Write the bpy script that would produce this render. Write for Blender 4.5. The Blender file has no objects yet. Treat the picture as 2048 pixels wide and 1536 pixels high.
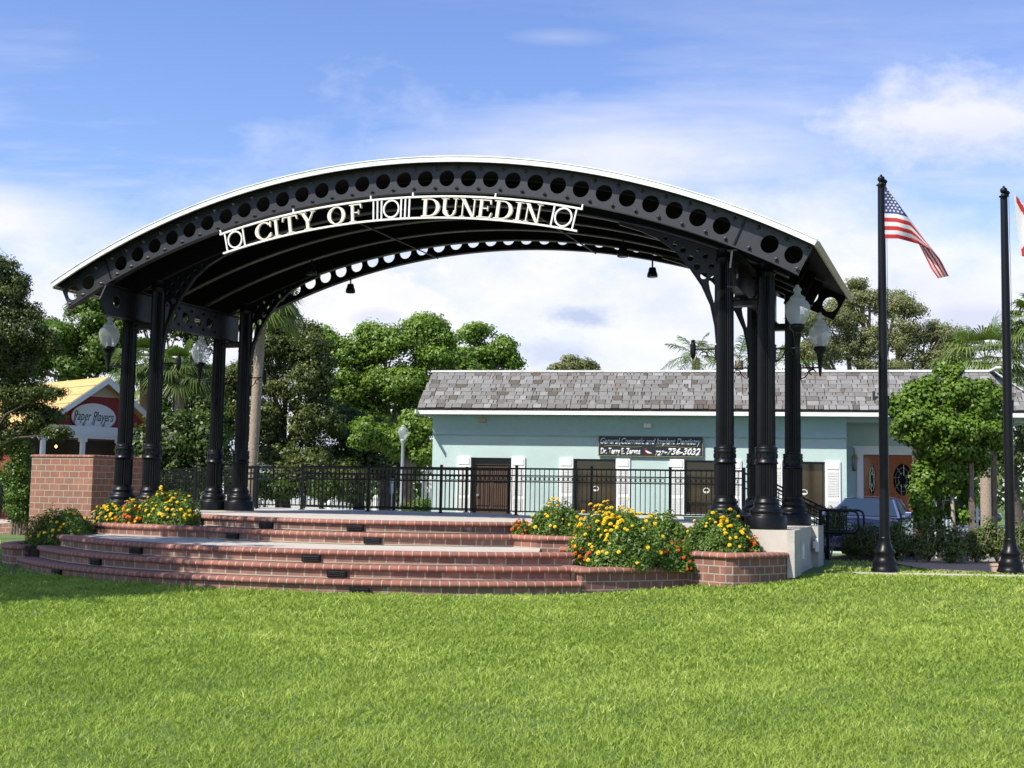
import bpy, bmesh, math, random
import numpy as np
from mathutils import Vector, Matrix
R = math.radians
random.seed(7); rng = np.random.default_rng(7)
SC = bpy.context.scene
COL = SC.collection

# ---------------------------------------------------------------- camera
FPX, PITCH, ROLL, EYE = 2406.9, R(5.068), R(1.004), 1.55
fw = np.array([0, math.cos(PITCH), math.sin(PITCH)])
up = np.array([0, -math.sin(PITCH), math.cos(PITCH)])
rt = np.array([1.0, 0, 0])
cr, sr = math.cos(ROLL), math.sin(ROLL)
cx_ = cr * rt + sr * up
cy_ = cr * up - sr * rt
cam_d = bpy.data.cameras.new('camera')
cam = bpy.data.objects.new('camera', cam_d); COL.objects.link(cam)
cam_d.sensor_width = 36.0; cam_d.lens = FPX / 2048 * 36.0
cam_d.clip_start = 0.1; cam_d.clip_end = 3000
M = Matrix(((cx_[0], cy_[0], -fw[0], 0), (cx_[1], cy_[1], -fw[1], 0), (cx_[2], cy_[2], -fw[2], EYE), (0, 0, 0, 1)))
cam.matrix_world = M
SC.camera = cam
SC.render.resolution_x = 1024; SC.render.resolution_y = 768

# ---------------------------------------------------------------- sun, sky, exposure
SUN_TO = Vector((-.57, -.43, .80)).normalized()          # towards the sun
SUN_EL = math.asin(SUN_TO.z); SUN_AZ = math.atan2(SUN_TO.x, SUN_TO.y)
sd = bpy.data.lights.new('sun', 'SUN'); sd.energy = 5.0; sd.angle = R(.5); sd.color = (1.0, .95, .86)
so = bpy.data.objects.new('sun', sd); COL.objects.link(so)
so.rotation_euler = SUN_TO.to_track_quat('Z', 'Y').to_euler(); so.location = (0, 0, 30)
VS = SC.view_settings
VS.view_transform = 'Standard'; VS.look = 'None'; VS.exposure = 0.55; VS.gamma = 1.0; VS.use_curve_mapping = False

class NT:
    """small helper for node trees"""
    def __init__(s, tree): s.t = tree; s.n = tree.nodes; s.l = tree.links
    def add(s, typ, **kw):
        nd = s.n.new(typ)
        for k, v in kw.items():
            if k.startswith('i_'): nd.inputs[k[2:].replace('_', ' ')].default_value = v
            else: setattr(nd, k, v)
        return nd
    def link(s, a, b): s.l.new(a, b)
    def math(s, op, a, b=None, clamp=False):
        nd = s.n.new('ShaderNodeMath'); nd.operation = op; nd.use_clamp = clamp
        for i, x in enumerate((a, b)):
            if x is None: continue
            if isinstance(x, (int, float)): nd.inputs[i].default_value = x
            else: s.l.new(x, nd.inputs[i])
        return nd.outputs[0]
    def ramp(s, fac, stops):
        nd = s.n.new('ShaderNodeValToRGB'); e = nd.color_ramp.elements
        while len(e) < len(stops): e.new(.5)
        for q, (p, c) in zip(e, stops): q.position = p; q.color = (c[0], c[1], c[2], 1) if not isinstance(c, (int, float)) else (c, c, c, 1)
        s.l.new(fac, nd.inputs[0]); return nd.outputs[0]
    def mix(s, f, a, b, typ='MIX'):
        nd = s.n.new('ShaderNodeMix'); nd.data_type = 'RGBA'; nd.blend_type = typ
        for i, x in ((0, f), (6, a), (7, b)):
            if isinstance(x, (int, float)): nd.inputs[i].default_value = x
            elif isinstance(x, (tuple, list)): nd.inputs[i].default_value = (x[0], x[1], x[2], 1)
            else: s.l.new(x, nd.inputs[i])
        return nd.outputs[2]

wd = bpy.data.worlds.new('World'); SC.world = wd; wd.use_nodes = True
w = NT(wd.node_tree); w.n.clear()
wo = w.add('ShaderNodeOutputWorld'); bg = w.add('ShaderNodeBackground')
sky = w.add('ShaderNodeTexSky', sky_type='NISHITA')
sky.sun_disc = False; sky.sun_elevation = SUN_EL; sky.sun_rotation = SUN_AZ
sky.air_density = 1.0; sky.dust_density = .6; sky.ozone_density = 3.0
SKY_S = .15
tc = w.add('ShaderNodeTexCoord'); sp = w.add('ShaderNodeSeparateXYZ'); w.link(tc.outputs['Generated'], sp.inputs[0])
yy = w.math('MAXIMUM', w.math('ABSOLUTE', sp.outputs[1]), .12)
AX = w.math('DIVIDE', sp.outputs[0], yy); EL = w.math('DIVIDE', sp.outputs[2], yy)
cmb = w.add('ShaderNodeCombineXYZ'); w.link(AX, cmb.inputs[0]); w.link(w.math('MULTIPLY', EL, 1.7), cmb.inputs[1])
def wnoise(scale, detail, rough, off=0, vec=None):
    nd = w.add('ShaderNodeTexNoise'); nd.inputs['Scale'].default_value = scale; nd.inputs['Detail'].default_value = detail
    nd.inputs['Roughness'].default_value = rough
    mp = w.add('ShaderNodeMapping'); mp.inputs['Location'].default_value = (off, off * .7, off * .3)
    w.link(vec or cmb.outputs[0], mp.inputs[0]); w.link(mp.outputs[0], nd.inputs[0]); return nd.outputs[0]
n_big = wnoise(3.2, 8, .58, 3.1); n_f2 = wnoise(24, 6, .62, 1.7); n_fine = wnoise(11, 7, .6, 9.2)
# stretched coordinates for the thin high cloud
cmb2 = w.add('ShaderNodeCombineXYZ'); w.link(w.math('ADD', w.math('MULTIPLY', AX, .55), w.math('MULTIPLY', EL, -.5)), cmb2.inputs[0]); w.link(w.math('MULTIPLY', EL, 3.6), cmb2.inputs[1])
n_cir = wnoise(3.4, 9, .62, 5.5, cmb2.outputs[0])
def pxdir(px, py):   # photo pixel -> (x/y, z/y)
    a = (px - 1024) / FPX; b = (py - 768) / FPX
    A = cr * a + sr * b; B = -sr * a + cr * b
    d = A * rt + fw - B * up
    return d[0] / d[1], d[2] / d[1]
def blob(px, py, rx, ry, noise, k, soft=.5):
    ax, el = pxdir(px, py)
    dx = w.math('DIVIDE', w.math('SUBTRACT', AX, ax), rx / FPX); dy = w.math('DIVIDE', w.math('SUBTRACT', EL, el), ry / FPX)
    r = w.math('SQRT', w.math('ADD', w.math('MULTIPLY', dx, dx), w.math('MULTIPLY', dy, dy)))
    f = w.math('ADD', w.math('SUBTRACT', 1.0, r), w.math('MULTIPLY', w.math('SUBTRACT', noise, .5), k))
    return w.math('DIVIDE', f, soft, clamp=True)
def fmax(*a):
    r = a[0]
    for b in a[1:]: r = w.math('MAXIMUM', r, b)
    return r
low = w.ramp(EL, [(0.0, 1.0), (.14, 1.0), (.20, .86), (.26, .52), (.32, .24), (.40, .05), (1, 0.0)])
fld = w.math('ADD', w.math('MULTIPLY', n_big, .62), w.math('ADD', w.math('MULTIPLY', n_fine, .28), w.math('MULTIPLY', n_f2, .10)))
bias = w.math('SUBTRACT', w.ramp(EL, [(0.0, 1.0), (.17, .92), (.225, .66), (.27, .50), (.33, .34), (.42, .16), (1, 0.0)]), .5)
bias = w.math('ADD', w.math('MULTIPLY', bias, .62), w.ramp(w.math('ADD', AX, .5), [(.04, -.0), (.3, .0), (.6, .03), (.9, .03)]))
lowc = w.ramp(w.math('ADD', fld, bias), [(.46, 0.0), (.62, .5), (.76, .95), (1.0, 1.0)])
cirrus = w.math('MULTIPLY', w.ramp(n_cir, [(0, 0.0), (.46, 0.0), (.72, 1.0), (1, 1.0)]), w.ramp(EL, [(0, 1.0), (.24, .75), (.34, .42), (.42, .16), (1, .05)]), clamp=True)
wedge = w.math('MULTIPLY', blob(-60, 440, 420, 105, w.math('ADD', w.math('MULTIPLY', n_cir, .6), w.math('MULTIPLY', n_fine, .4)), 1.3, .8), .92)
band = w.math('MULTIPLY', blob(1250, 330, 640, 150, n_cir, 1.9, 1.0), .8)
cum = w.math('MULTIPLY', blob(1930, 245, 330, 150, w.math('ADD', w.math('MULTIPLY', n_fine, .6), w.math('MULTIPLY', n_f2, .4)), 1.9, .75), .93)
wis = w.math('MULTIPLY', blob(1120, 75, 150, 26, n_cir, 1.6, 1.2), .35)
cum2 = blob(1850, 610, 170, 95, n_f2, 1.5, .4)
cum3 = blob(780, 610, 260, 120, n_f2, 1.4, .5)
dark = fmax(blob(1165, 630, 100, 30, n_f2, 2.6, .7), w.math('MULTIPLY', blob(1130, 712, 120, 40, n_f2, 3.0, .8), .7), w.math('MULTIPLY', blob(760, 640, 60, 24, n_fine, 2.0, .6), .4),
            w.math('MULTIPLY', blob(1960, 640, 140, 40, n_fine, 2.0, .6), .5), w.math('MULTIPLY', blob(1950, 290, 200, 60, n_fine, 2.0, .9), .35))
cov = w.math('MULTIPLY', fmax(lowc, cirrus, wedge, band, cum, wis, cum2, cum3), w.ramp(w.math('ADD', w.math('MULTIPLY', sp.outputs[1], .5), .5), [(.45, .12), (.66, 1.0)]))
shade = w.ramp(w.math('ADD', w.math('MULTIPLY', n_fine, .6), w.math('MULTIPLY', n_f2, .4)), [(0, (.52, .57, .70)), (.38, (.62, .65, .76)), (.52, (.71, .715, .77)), (.75, (.79, .775, .76))])
ccol = w.mix(w.math('MULTIPLY', cum2, .45), w.mix(w.math('MULTIPLY', cum3, .6), shade, (.75, .735, .71)), (.62, .63, .70))
ccol = w.mix(w.math('MULTIPLY', w.math('MULTIPLY', cum, w.math('SUBTRACT', 1.25, n_f2)), .5), ccol, (.66, .655, .69))
ccol = w.mix(1.0, ccol, (.95, .945, .965), 'MULTIPLY')
ccol = w.mix(w.math('MULTIPLY', dark, .9), ccol, (.38, .43, .58))
hs = w.add('ShaderNodeHueSaturation'); hs.inputs['Saturation'].default_value = 1.10; hs.inputs['Hue'].default_value = .515; w.link(sky.outputs[0], hs.inputs['Color'])
skyc = w.mix(1.0, hs.outputs[0], (SKY_S, SKY_S, SKY_S), 'MULTIPLY')
fin = w.mix(w.math('MULTIPLY', cov, .96), skyc, ccol)
w.link(fin, bg.inputs[0]); bg.inputs[1].default_value = 1.0
w.link(bg.outputs[0], wo.inputs[0])

# ---------------------------------------------------------------- measuring helpers
CAM = np.array([0, 0, EYE])
def ray(px, py):
    a = (px - 1024) / FPX; b = (py - 768) / FPX
    A = cr * a + sr * b; B = -sr * a + cr * b
    return A * rt + fw - B * up
def W(px, py, Y):
    d = ray(px, py); return Vector(CAM + d * Y / d[1])
def Zp(px, py, z):
    d = ray(px, py); return Vector(CAM + d * (z - EYE) / d[2])
YAW = R(-20.962); PO = Vector((-1.259, 23.7475, 0))
PU = Vector((math.cos(YAW), math.sin(YAW), 0)); PV = Vector((-math.sin(YAW), math.cos(YAW), 0))
def L(u, v, z=0): return PO + PU * u + PV * v + Vector((0, 0, z))
def toL(x, y): dx = x - PO.x; dy = y - PO.y; return dx * PU.x + dy * PU.y, dx * PV.x + dy * PV.y
def sst(t): t = np.clip(t, 0, 1); return t * t * (3 - 2 * t)
def gz(x, y):
    z = .25 * sst((np.asarray(x) - 0) / 6.0) * sst((np.asarray(y) - 15.5) / 4.5)
    z2 = .2 * sst((-np.asarray(x) - 5) / 4) * sst((np.asarray(y) - 21) / 5)
    z = np.maximum(z, z2); b = sst((np.asarray(y) - 24.5) / 3.5)
    return z * (1 - b) + .12 * b

# ---------------------------------------------------------------- object helpers
def tag(o, label=None, cat=None, group=None, kind=None):
    if label: o['label'] = label
    if cat: o['category'] = cat
    if group: o['group'] = group
    if kind: o['kind'] = kind
    return o
def thing(name, label, cat, loc=(0, 0, 0), rz=0, group=None):
    o = bpy.data.objects.new(name, None); COL.objects.link(o); o.location = loc; o.rotation_euler = (0, 0, rz)
    o.empty_display_size = .2
    return tag(o, label, cat, group)
def copy_tree(o, parent=None):
    c = o.copy(); COL.objects.link(c); c.parent = parent
    for ch in list(o.children): copy_tree(ch, c)
    return c
def link_mesh(name, me, mat, parent=None):
    o = bpy.data.objects.new(name, me); COL.objects.link(o)
    for m in (mat if isinstance(mat, (list, tuple)) else [mat]): me.materials.append(m)
    if parent: o.parent = parent
    return o
def np_mesh(name, V, F, mat, parent=None, smooth=False, tint=None, uv=None, mi=None):
    """V (n,3), F (m,k) index array with constant k"""
    V = np.asarray(V, np.float32); F = np.asarray(F, np.int32); m, k = F.shape
    me = bpy.data.meshes.new(name)
    me.vertices.add(len(V)); me.vertices.foreach_set('co', V.ravel())
    me.loops.add(m * k); me.loops.foreach_set('vertex_index', F.ravel())
    me.polygons.add(m); me.polygons.foreach_set('loop_start', np.arange(0, m * k, k, dtype=np.int32))
    me.polygons.foreach_set('loop_total', np.full(m, k, np.int32))
    if smooth: me.polygons.foreach_set('use_smooth', np.ones(m, bool))
    if mi is not None: me.polygons.foreach_set('material_index', np.asarray(mi, np.int32))
    if tint is not None:
        a = me.attributes.new('tint', 'FLOAT', 'POINT'); a.data.foreach_set('value', np.asarray(tint, np.float32))
    if uv is not None:
        u = me.uv_layers.new(name='UVMap'); u.data.foreach_set('uv', np.asarray(uv, np.float32).ravel())
    me.update(calc_edges=True)
    return link_mesh(name, me, mat, parent)

class MB:
    def __init__(s): s.v = []; s.f = []; s.uv = []; s.mi = []; s.sm = []; s.cur = 0; s.t = []; s.tint = 0.5
    def _add(s, vs, fs, uvs=None, smooth=False):
        b = len(s.v); s.v += [tuple(v) for v in vs]; s.t += [s.tint] * len(vs)
        for i, f in enumerate(fs):
            s.f.append([b + j for j in f]); s.mi.append(s.cur); s.sm.append(smooth)
            s.uv.append(uvs[i] if uvs else None)
        return s
    def box(s, c, d, rz=0, rx=0, ry=0, taper=1.0):
        x, y, z = d[0] / 2, d[1] / 2, d[2] / 2
        Mt = Matrix.Translation(c) @ Matrix.Rotation(rz, 4, 'Z') @ Matrix.Rotation(ry, 4, 'Y') @ Matrix.Rotation(rx, 4, 'X')
        vs = [Mt @ Vector((a * x * (taper if q > 0 else 1), b * y * (taper if q > 0 else 1), q * z)) for q in (-1, 1) for a, b in ((-1, -1), (1, -1), (1, 1), (-1, 1))]
        return s._add(vs, [(0, 3, 2, 1), (4, 5, 6, 7), (0, 1, 5, 4), (1, 2, 6, 5), (2, 3, 7, 6), (3, 0, 4, 7)])
    def tube(s, pts, r, n=8, cap=True, smooth=True):
        pts = [Vector(p) for p in pts]
        rs = r if isinstance(r, (list, tuple)) else [r] * len(pts)
        vs = []; ref = None
        for i, p in enumerate(pts):
            t = (pts[min(i + 1, len(pts) - 1)] - pts[max(i - 1, 0)])
            t = t.normalized() if t.length > 1e-9 else Vector((0, 0, 1))
            if ref is None:
                ref = Vector((0, 0, 1)) if abs(t.z) < .9 else Vector((1, 0, 0))
            a = t.cross(ref).normalized(); b = a.cross(t).normalized(); ref = b
            for k in range(n):
                q = 2 * math.pi * k / n; vs.append(p + (a * math.cos(q) + b * math.sin(q)) * rs[i])
        fs = [(i * n + k, i * n + (k + 1) % n, (i + 1) * n + (k + 1) % n, (i + 1) * n + k) for i in range(len(pts) - 1) for k in range(n)]
        s._add(vs, fs, None, smooth)
        if cap:
            s._add([vs[k] for k in range(n)], [tuple(range(n))[::-1]]); s._add(vs[-n:], [tuple(range(n))])
        return s
    def lathe(s, prof, c=(0, 0, 0), n=20, smooth=True, flute=None):
        vs = []
        for r, z in prof:
            for k in range(n):
                q = 2 * math.pi * k / n; rr = r
                if flute and flute[0] <= z <= flute[1]: rr = r * (1 - flute[2] * (k % 2))
                vs.append((c[0] + rr * math.cos(q), c[1] + rr * math.sin(q), c[2] + z))
        m = len(prof)
        fs = [(i * n + k, i * n + (k + 1) % n, (i + 1) * n + (k + 1) % n, (i + 1) * n + k) for i in range(m - 1) for k in range(n)]
        s._add(vs, fs, None, smooth)
        s._add(vs[:n], [tuple(range(n))[::-1]]); s._add(vs[-n:], [tuple(range(n))])
        return s
    def prism(s, poly, z0, z1, f=None):
        """poly 2-D, extruded z0..z1; f maps (a,b,c)->xyz"""
        f = f or (lambda a, b, c: (a, b, c)); n = len(poly)
        vs = [f(a, b, z0) for a, b in poly] + [f(a, b, z1) for a, b in poly]
        fs = [tuple(range(n))[::-1], tuple(range(n, 2 * n))] + [(i, (i + 1) % n, n + (i + 1) % n, n + i) for i in range(n)]
        return s._add(vs, fs)
    def ring(s, outer, inner, z0, z1, f=None, closed=True):
        """two outlines with the same count; solid between them"""
        f = f or (lambda a, b, c: (a, b, c)); n = len(outer); m = n if closed else n - 1
        vs = [f(a, b, z0) for a, b in outer] + [f(a, b, z0) for a, b in inner] + [f(a, b, z1) for a, b in outer] + [f(a, b, z1) for a, b in inner]
        fs = []
        for i in range(m):
            j = (i + 1) % n
            fs += [(i, n + i, n + j, j), (2 * n + i, 2 * n + j, 3 * n + j, 3 * n + i), (i, j, 2 * n + j, 2 * n + i), (n + i, 3 * n + i, 3 * n + j, n + j)]
        if not closed: fs += [(0, 2 * n, 3 * n, n), (n - 1, 2 * n - 1, 4 * n - 1, 3 * n - 1)]
        return s._add(vs, fs)
    def sweep(s, path, prof, closed=False, smooth=False, cap=True):
        """path: list of (x,y,z); prof: (outward offset, height). outward = right of travel. gives brick uv"""
        P = [Vector((p[0], p[1], p[2])) for p in path]; n = len(P); k = len(prof); vs = []; arc = [0]
        for i in range(1, n): arc.append(arc[-1] + (P[i] - P[i - 1]).length)
        for i, p in enumerate(P):
            a = P[i] - P[i - 1] if (i > 0 or closed) else P[1] - P[0]
            b = P[(i + 1) % n] - P[i] if (i < n - 1 or closed) else P[-1] - P[-2]
            a.z = b.z = 0; a.normalize(); b.normalize()
            na = Vector((a.y, -a.x, 0)); nb = Vector((b.y, -b.x, 0)); m = (na + nb)
            m.normalize(); c = max(.5, m.dot(na)); m = m / c
            for o, h in prof: vs.append(p + m * o + Vector((0, 0, h)))
        pl = [0]
        for j in range(1, k): pl.append(pl[-1] + math.hypot(prof[j][0] - prof[j - 1][0], prof[j][1] - prof[j - 1][1]))
        fs = []; uvs = []
        for i in range(n - 1 if not closed else n):
            ii = (i + 1) % n; a1 = arc[i]; a2 = arc[i + 1] if i + 1 < n else arc[-1] + (P[0] - P[-1]).length
            for j in range(k - 1):
                fs.append((i * k + j, ii * k + j, ii * k + j + 1, i * k + j + 1))
                uvs.append(((a1, pl[j]), (a2, pl[j]), (a2, pl[j + 1]), (a1, pl[j + 1])))
        s._add(vs, fs, uvs, smooth)
        if cap and not closed:
            for q, rev in ((0, False), (n - 1, True)):
                c = tuple(range(k)); uvc = [(prof[j][0], prof[j][1]) for j in range(k)]
                s._add(vs[q * k:q * k + k], [c[::-1] if rev else c], [uvc[::-1] if rev else uvc])
        return s
    def build(s, name, mat, parent=None, loc=None, bevel=None, tint=False):
        me = bpy.data.meshes.new(name); me.from_pydata(s.v, [], s.f)
        me.polygons.foreach_set('material_index', s.mi); me.polygons.foreach_set('use_smooth', s.sm)
        if any(u is not None for u in s.uv):
            ul = me.uv_layers.new(name='UVMap'); q = 0; d = ul.data
            for p, u in zip(me.polygons, s.uv):
                for i in range(p.loop_total):
                    if u is not None: d[p.loop_start + i].uv = u[i]
        if tint:
            a = me.attributes.new('tint', 'FLOAT', 'POINT'); a.data.foreach_set('value', np.asarray(s.t, np.float32))
        o = link_mesh(name, me, mat, parent)
        if loc is not None: o.location = loc
        if bevel:
            b = o.modifiers.new('bevel', 'BEVEL'); b.width = bevel; b.segments = 2; b.limit_method = 'ANGLE'; b.angle_limit = R(40)
        return o

# ---------------------------------------------------------------- materials
def mat(name, color=(.5, .5, .5), rough=.6, metal=0.0, spec=.5, var=0.0, scale=8.0, bump=0.0, bscale=40.0, coat=0.0, detail=6, warm=None):
    m = bpy.data.materials.new(name); m.use_nodes = True; t = NT(m.node_tree); b = t.n['Principled BSDF']
    b.inputs['Roughness'].default_value = rough; b.inputs['Metallic'].default_value = metal
    b.inputs['Specular IOR Level'].default_value = spec; b.inputs['Coat Weight'].default_value = coat
    b.inputs['Base Color'].default_value = (*color, 1)
    tcn = t.add('ShaderNodeTexCoord')
    if var:
        nz = t.add('ShaderNodeTexNoise', i_Scale=scale, i_Detail=detail, i_Roughness=.62); t.link(tcn.outputs['Object'], nz.inputs[0])
        d = tuple(max(0, c * (1 - var)) for c in color); l = tuple(min(1, c * (1 + var)) for c in color)
        if warm: d = warm
        t.link(t.ramp(nz.outputs[0], [(.28, d), (.5, color), (.74, l)]), b.inputs['Base Color'])
        t.link(t.ramp(nz.outputs[0], [(.3, min(1, rough * 1.15)), (.7, rough * .85)]), b.inputs['Roughness'])
    if bump:
        nz2 = t.add('ShaderNodeTexNoise', i_Scale=bscale, i_Detail=4.0); t.link(tcn.outputs['Object'], nz2.inputs[0])
        bp = t.add('ShaderNodeBump', i_Strength=bump, i_Distance=.02); t.link(nz2.outputs[0], bp.inputs['Height']); t.link(bp.outputs[0], b.inputs['Normal'])
    return m
def leafmat(name, dark, light, yellow=None, trans=.3, rough=.45, spec=.35):
    m = bpy.data.materials.new(name); m.use_nodes = True; t = NT(m.node_tree); t.n.clear()
    out = t.add('ShaderNodeOutputMaterial'); a = t.add('ShaderNodeAttribute', attribute_name='tint')
    geo = t.add('ShaderNodeNewGeometry'); nz = t.add('ShaderNodeTexNoise', i_Scale=.9, i_Detail=3.0); t.link(geo.outputs['Position'], nz.inputs[0])
    f = t.math('ADD', t.math('MULTIPLY', a.outputs['Fac'], .75), t.math('MULTIPLY', nz.outputs[0], .35))
    mid = tuple((p + q) / 2 for p, q in zip(dark, light))
    c = t.ramp(f, [(.12, dark), (.5, mid), (.85, light), (1.0, yellow or light)])
    p = t.add('ShaderNodeBsdfPrincipled'); t.link(c, p.inputs['Base Color']); p.inputs['Roughness'].default_value = rough; p.inputs['Specular IOR Level'].default_value = spec
    tr = t.add('ShaderNodeBsdfTranslucent'); t.link(t.mix(1.0, c, (1.0, 1.15, .45), 'MULTIPLY'), tr.inputs[0])
    mx = t.add('ShaderNodeMixShader'); mx.inputs[0].default_value = trans; t.link(p.outputs[0], mx.inputs[1]); t.link(tr.outputs[0], mx.inputs[2])
    t.link(mx.outputs[0], out.inputs[0]); return m
def brickmat(name, bw, bh, c1, c2, mortar, msize=.012, offset=.5, stain=.35, third=(.20, .12, .085)):
    m = bpy.data.materials.new(name); m.use_nodes = True; t = NT(m.node_tree); b = t.n['Principled BSDF']
    tcn = t.add('ShaderNodeTexCoord')
    br = t.add('ShaderNodeTexBrick'); br.offset = offset; br.inputs['Scale'].default_value = 1.0
    br.inputs['Brick Width'].default_value = bw; br.inputs['Row Height'].default_value = bh; br.inputs['Mortar Size'].default_value = msize
    br.inputs['Mortar Smooth'].default_value = .15
    br.inputs['Color1'].default_value = (*c1, 1); br.inputs['Color2'].default_value = (*c2, 1); br.inputs['Mortar'].default_value = (*mortar, 1)
    t.link(tcn.outputs['UV'], br.inputs[0])
    nz = t.add('ShaderNodeTexNoise', i_Scale=3.1, i_Detail=6.0, i_Roughness=.7); t.link(tcn.outputs['Object'], nz.inputs[0])
    nf = t.add('ShaderNodeTexNoise', i_Scale=38.0, i_Detail=4.0, i_Roughness=.7); t.link(tcn.outputs['Object'], nf.inputs[0])
    c = t.mix(t.ramp(nz.outputs[0], [(.40, 0.0), (.62, .85)]), br.outputs[0], third)
    c = t.mix(br.outputs['Fac'], c, mortar)
    st = t.math('MULTIPLY', t.ramp(nz.outputs[0], [(.3, 1.0), (.42, 0.0)]), stain)
    c = t.mix(st, c, (.42, .37, .30))
    c = t.mix(.22, c, nf.outputs[1], 'SOFT_LIGHT')
    t.link(c, b.inputs['Base Color']); b.inputs['Roughness'].default_value = .78
    bp = t.add('ShaderNodeBump', i_Strength=.55, i_Distance=.012)
    h = t.math('ADD', t.math('SUBTRACT', 1.0, br.outputs['Fac']), t.math('MULTIPLY', nf.outputs[0], .35)); t.link(h, bp.inputs['Height']); t.link(bp.outputs[0], b.inputs['Normal'])
    return m
M_ = {}
M_['black'] = mat('black_painted_iron', (.005, .005, .006), .36, spec=.22, var=.3, scale=5, coat=0, bump=.04, bscale=25)
M_['slate'] = mat('charcoal_painted_steel', (.020, .021, .025), .45, spec=.4, var=.35, scale=9, bump=.15, bscale=60)
M_['deck'] = mat('dark_roof_deck', (.0035, .0035, .004), .7, spec=.15, var=.2)
M_['stud'] = mat('glossy_stud_paint', (.05, .05, .055), .18, spec=.8, coat=.5)
M_['flange'] = mat('grey_steel_flange', (.032, .030, .027), .45, var=.2)
M_['white_metal'] = mat('weathered_white_roof_metal', (.66, .67, .65), .42, metal=0.0, var=.12, scale=2.5, warm=(.50, .52, .48), bump=.05)
M_['sign_white'] = mat('white_sign_paint', (.76, .75, .70), .5, var=.06)
M_['letter'] = mat('cream_letter_paint', (.70, .64, .52), .5, var=.08)
M_['concrete'] = mat('pale_concrete', (.44, .40, .34), .85, var=.16, scale=1.6, bump=.25, bscale=90, detail=10)
M_['concrete2'] = mat('grey_concrete', (.40, .37, .32), .85, var=.22, scale=2.3, bump=.3, bscale=70, detail=10)
M_['step'] = brickmat('step_face_brick', .262, .2, (.165, .072, .048), (.33, .160, .110), (.36, .30, .22), .012, offset=0, stain=.7, third=(.155, .100, .078))
M_['nose'] = brickmat('rounded_nosing_brick', .142, 3.0, (.31, .105, .068), (.20, .070, .046), (.36, .30, .23), .008, offset=0, stain=.25, third=(.22, .095, .07))
M_['wall'] = brickmat('planter_wall_brick', .21, .125, (.185, .075, .048), (.25, .10, .068), (.31, .26, .21), .010, stain=.15, third=(.14, .075, .055))
M_['tall'] = brickmat('tall_wall_brick', .262, .140, (.26, .092, .055), (.31, .135, .09), (.33, .28, .21), .010, stain=.12, third=(.18, .10, .07))
M_['soil'] = mat('dark_garden_soil', (.045, .032, .02), .95, var=.4, bump=.6)
M_['teal'] = mat('pale_teal_stucco', (.46, .58, .55), .85, var=.10, scale=.9, bump=.35, bscale=120)
M_['teal_dark'] = mat('teal_fascia_board', (.36, .52, .52), .7, var=.05)
M_['white'] = mat('white_gloss_paint', (.78, .77, .74), .5, var=.05, scale=1.5)
M_['glassd'] = mat('dark_window_glass', (.012, .011, .010), .06, spec=.6)
M_['brownglass'] = mat('tinted_brown_glass', (.030, .020, .012), .07, spec=.6, var=.4, scale=1.5)
M_['browndoor'] = mat('dark_brown_door', (.085, .045, .025), .5, var=.25, scale=6)
M_['bronze'] = mat('dark_bronze_frame', (.030, .024, .018), .4)
M_['reddoor'] = mat('varnished_red_wood', (.33, .095, .03), .35, var=.25, scale=12, coat=.4)
M_['grey'] = mat('grey_painted_steel', (.30, .32, .35), .5, var=.1)
M_['bark'] = mat('tree_bark', (.15, .115, .085), .9, var=.4, scale=7, bump=.8, bscale=18)
M_['darkbark'] = mat('dark_oak_bark', (.05, .04, .03), .9, var=.4, scale=7, bump=.8, bscale=18)
M_['palmbark'] = mat('palm_bark', (.27, .21, .155), .9, var=.35, scale=14, bump=.8, bscale=22)
M_['greybark'] = mat('pale_vine_bark', (.32, .26, .20), .9, var=.3, scale=14, bump=.6)
M_['asphalt'] = mat('asphalt', (.07, .068, .065), .9, var=.2, scale=4, bump=.4, bscale=120)
M_['mulch'] = mat('pine_straw_mulch', (.42, .28, .18), .95, var=.5, scale=30, bump=.9, bscale=60)
M_['road'] = mat('sunlit_road_asphalt', (.22, .21, .20), .9, var=.15)
M_['bluepaint'] = mat('silver_blue_car_paint', (.10, .125, .27), .3, metal=.25, coat=.7)
M_['darkpaint'] = mat('dark_grey_car_paint', (.05, .06, .09), .3, metal=.4, coat=.6)
M_['whitepaint'] = mat('white_car_paint', (.7, .7, .7), .3, coat=.6)
M_['rubber'] = mat('black_rubber', (.015, .015, .015), .8)
M_['chrome'] = mat('brushed_chrome', (.6, .6, .6), .25, metal=1.0)
M_['carglass'] = mat('car_window_glass', (.02, .035, .06), .04, spec=.35)
M_['yellowroof'] = mat('yellow_roofing', (.52, .33, .11), .7, var=.14, scale=3)
M_['redwall'] = mat('barn_red_siding', (.22, .022, .018), .7, var=.12)
M_['shopwhite'] = mat('shop_white_paint', (.60, .61, .62), .6, var=.05)
M_['ink'] = mat('sign_ink', (.03, .03, .035), .6)
M_['yellow_petal'] = mat('yellow_petals', (.88, .62, .015), .6, var=.15, scale=60)
M_['orange_petal'] = mat('orange_petals', (.72, .12, .008), .6, var=.2, scale=60)
M_['red'] = mat('flag_red_cloth', (.50, .028, .028), .75)
M_['flagwhite'] = mat('flag_white_cloth', (.72, .70, .68), .75)
M_['blue'] = mat('flag_blue_cloth', (.035, .055, .17), .75)
M_['signblack'] = mat('sign_black_panel', (.012, .016, .022), .45)
M_['signtext'] = mat('sign_white_letters', (.74, .74, .72), .5)
M_['signgrey'] = mat('sign_silver_letters', (.60, .64, .68), .5)
M_['gold'] = mat('sign_gold_line', (.30, .26, .10), .5)
M_['beige'] = mat('beige_plastic', (.45, .36, .27), .6)
M_['terracotta'] = mat('terracotta_brick_pier', (.42, .14, .06), .8, var=.2)
M_['bluesign'] = mat('pale_blue_sign', (.28, .36, .46), .5)
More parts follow.
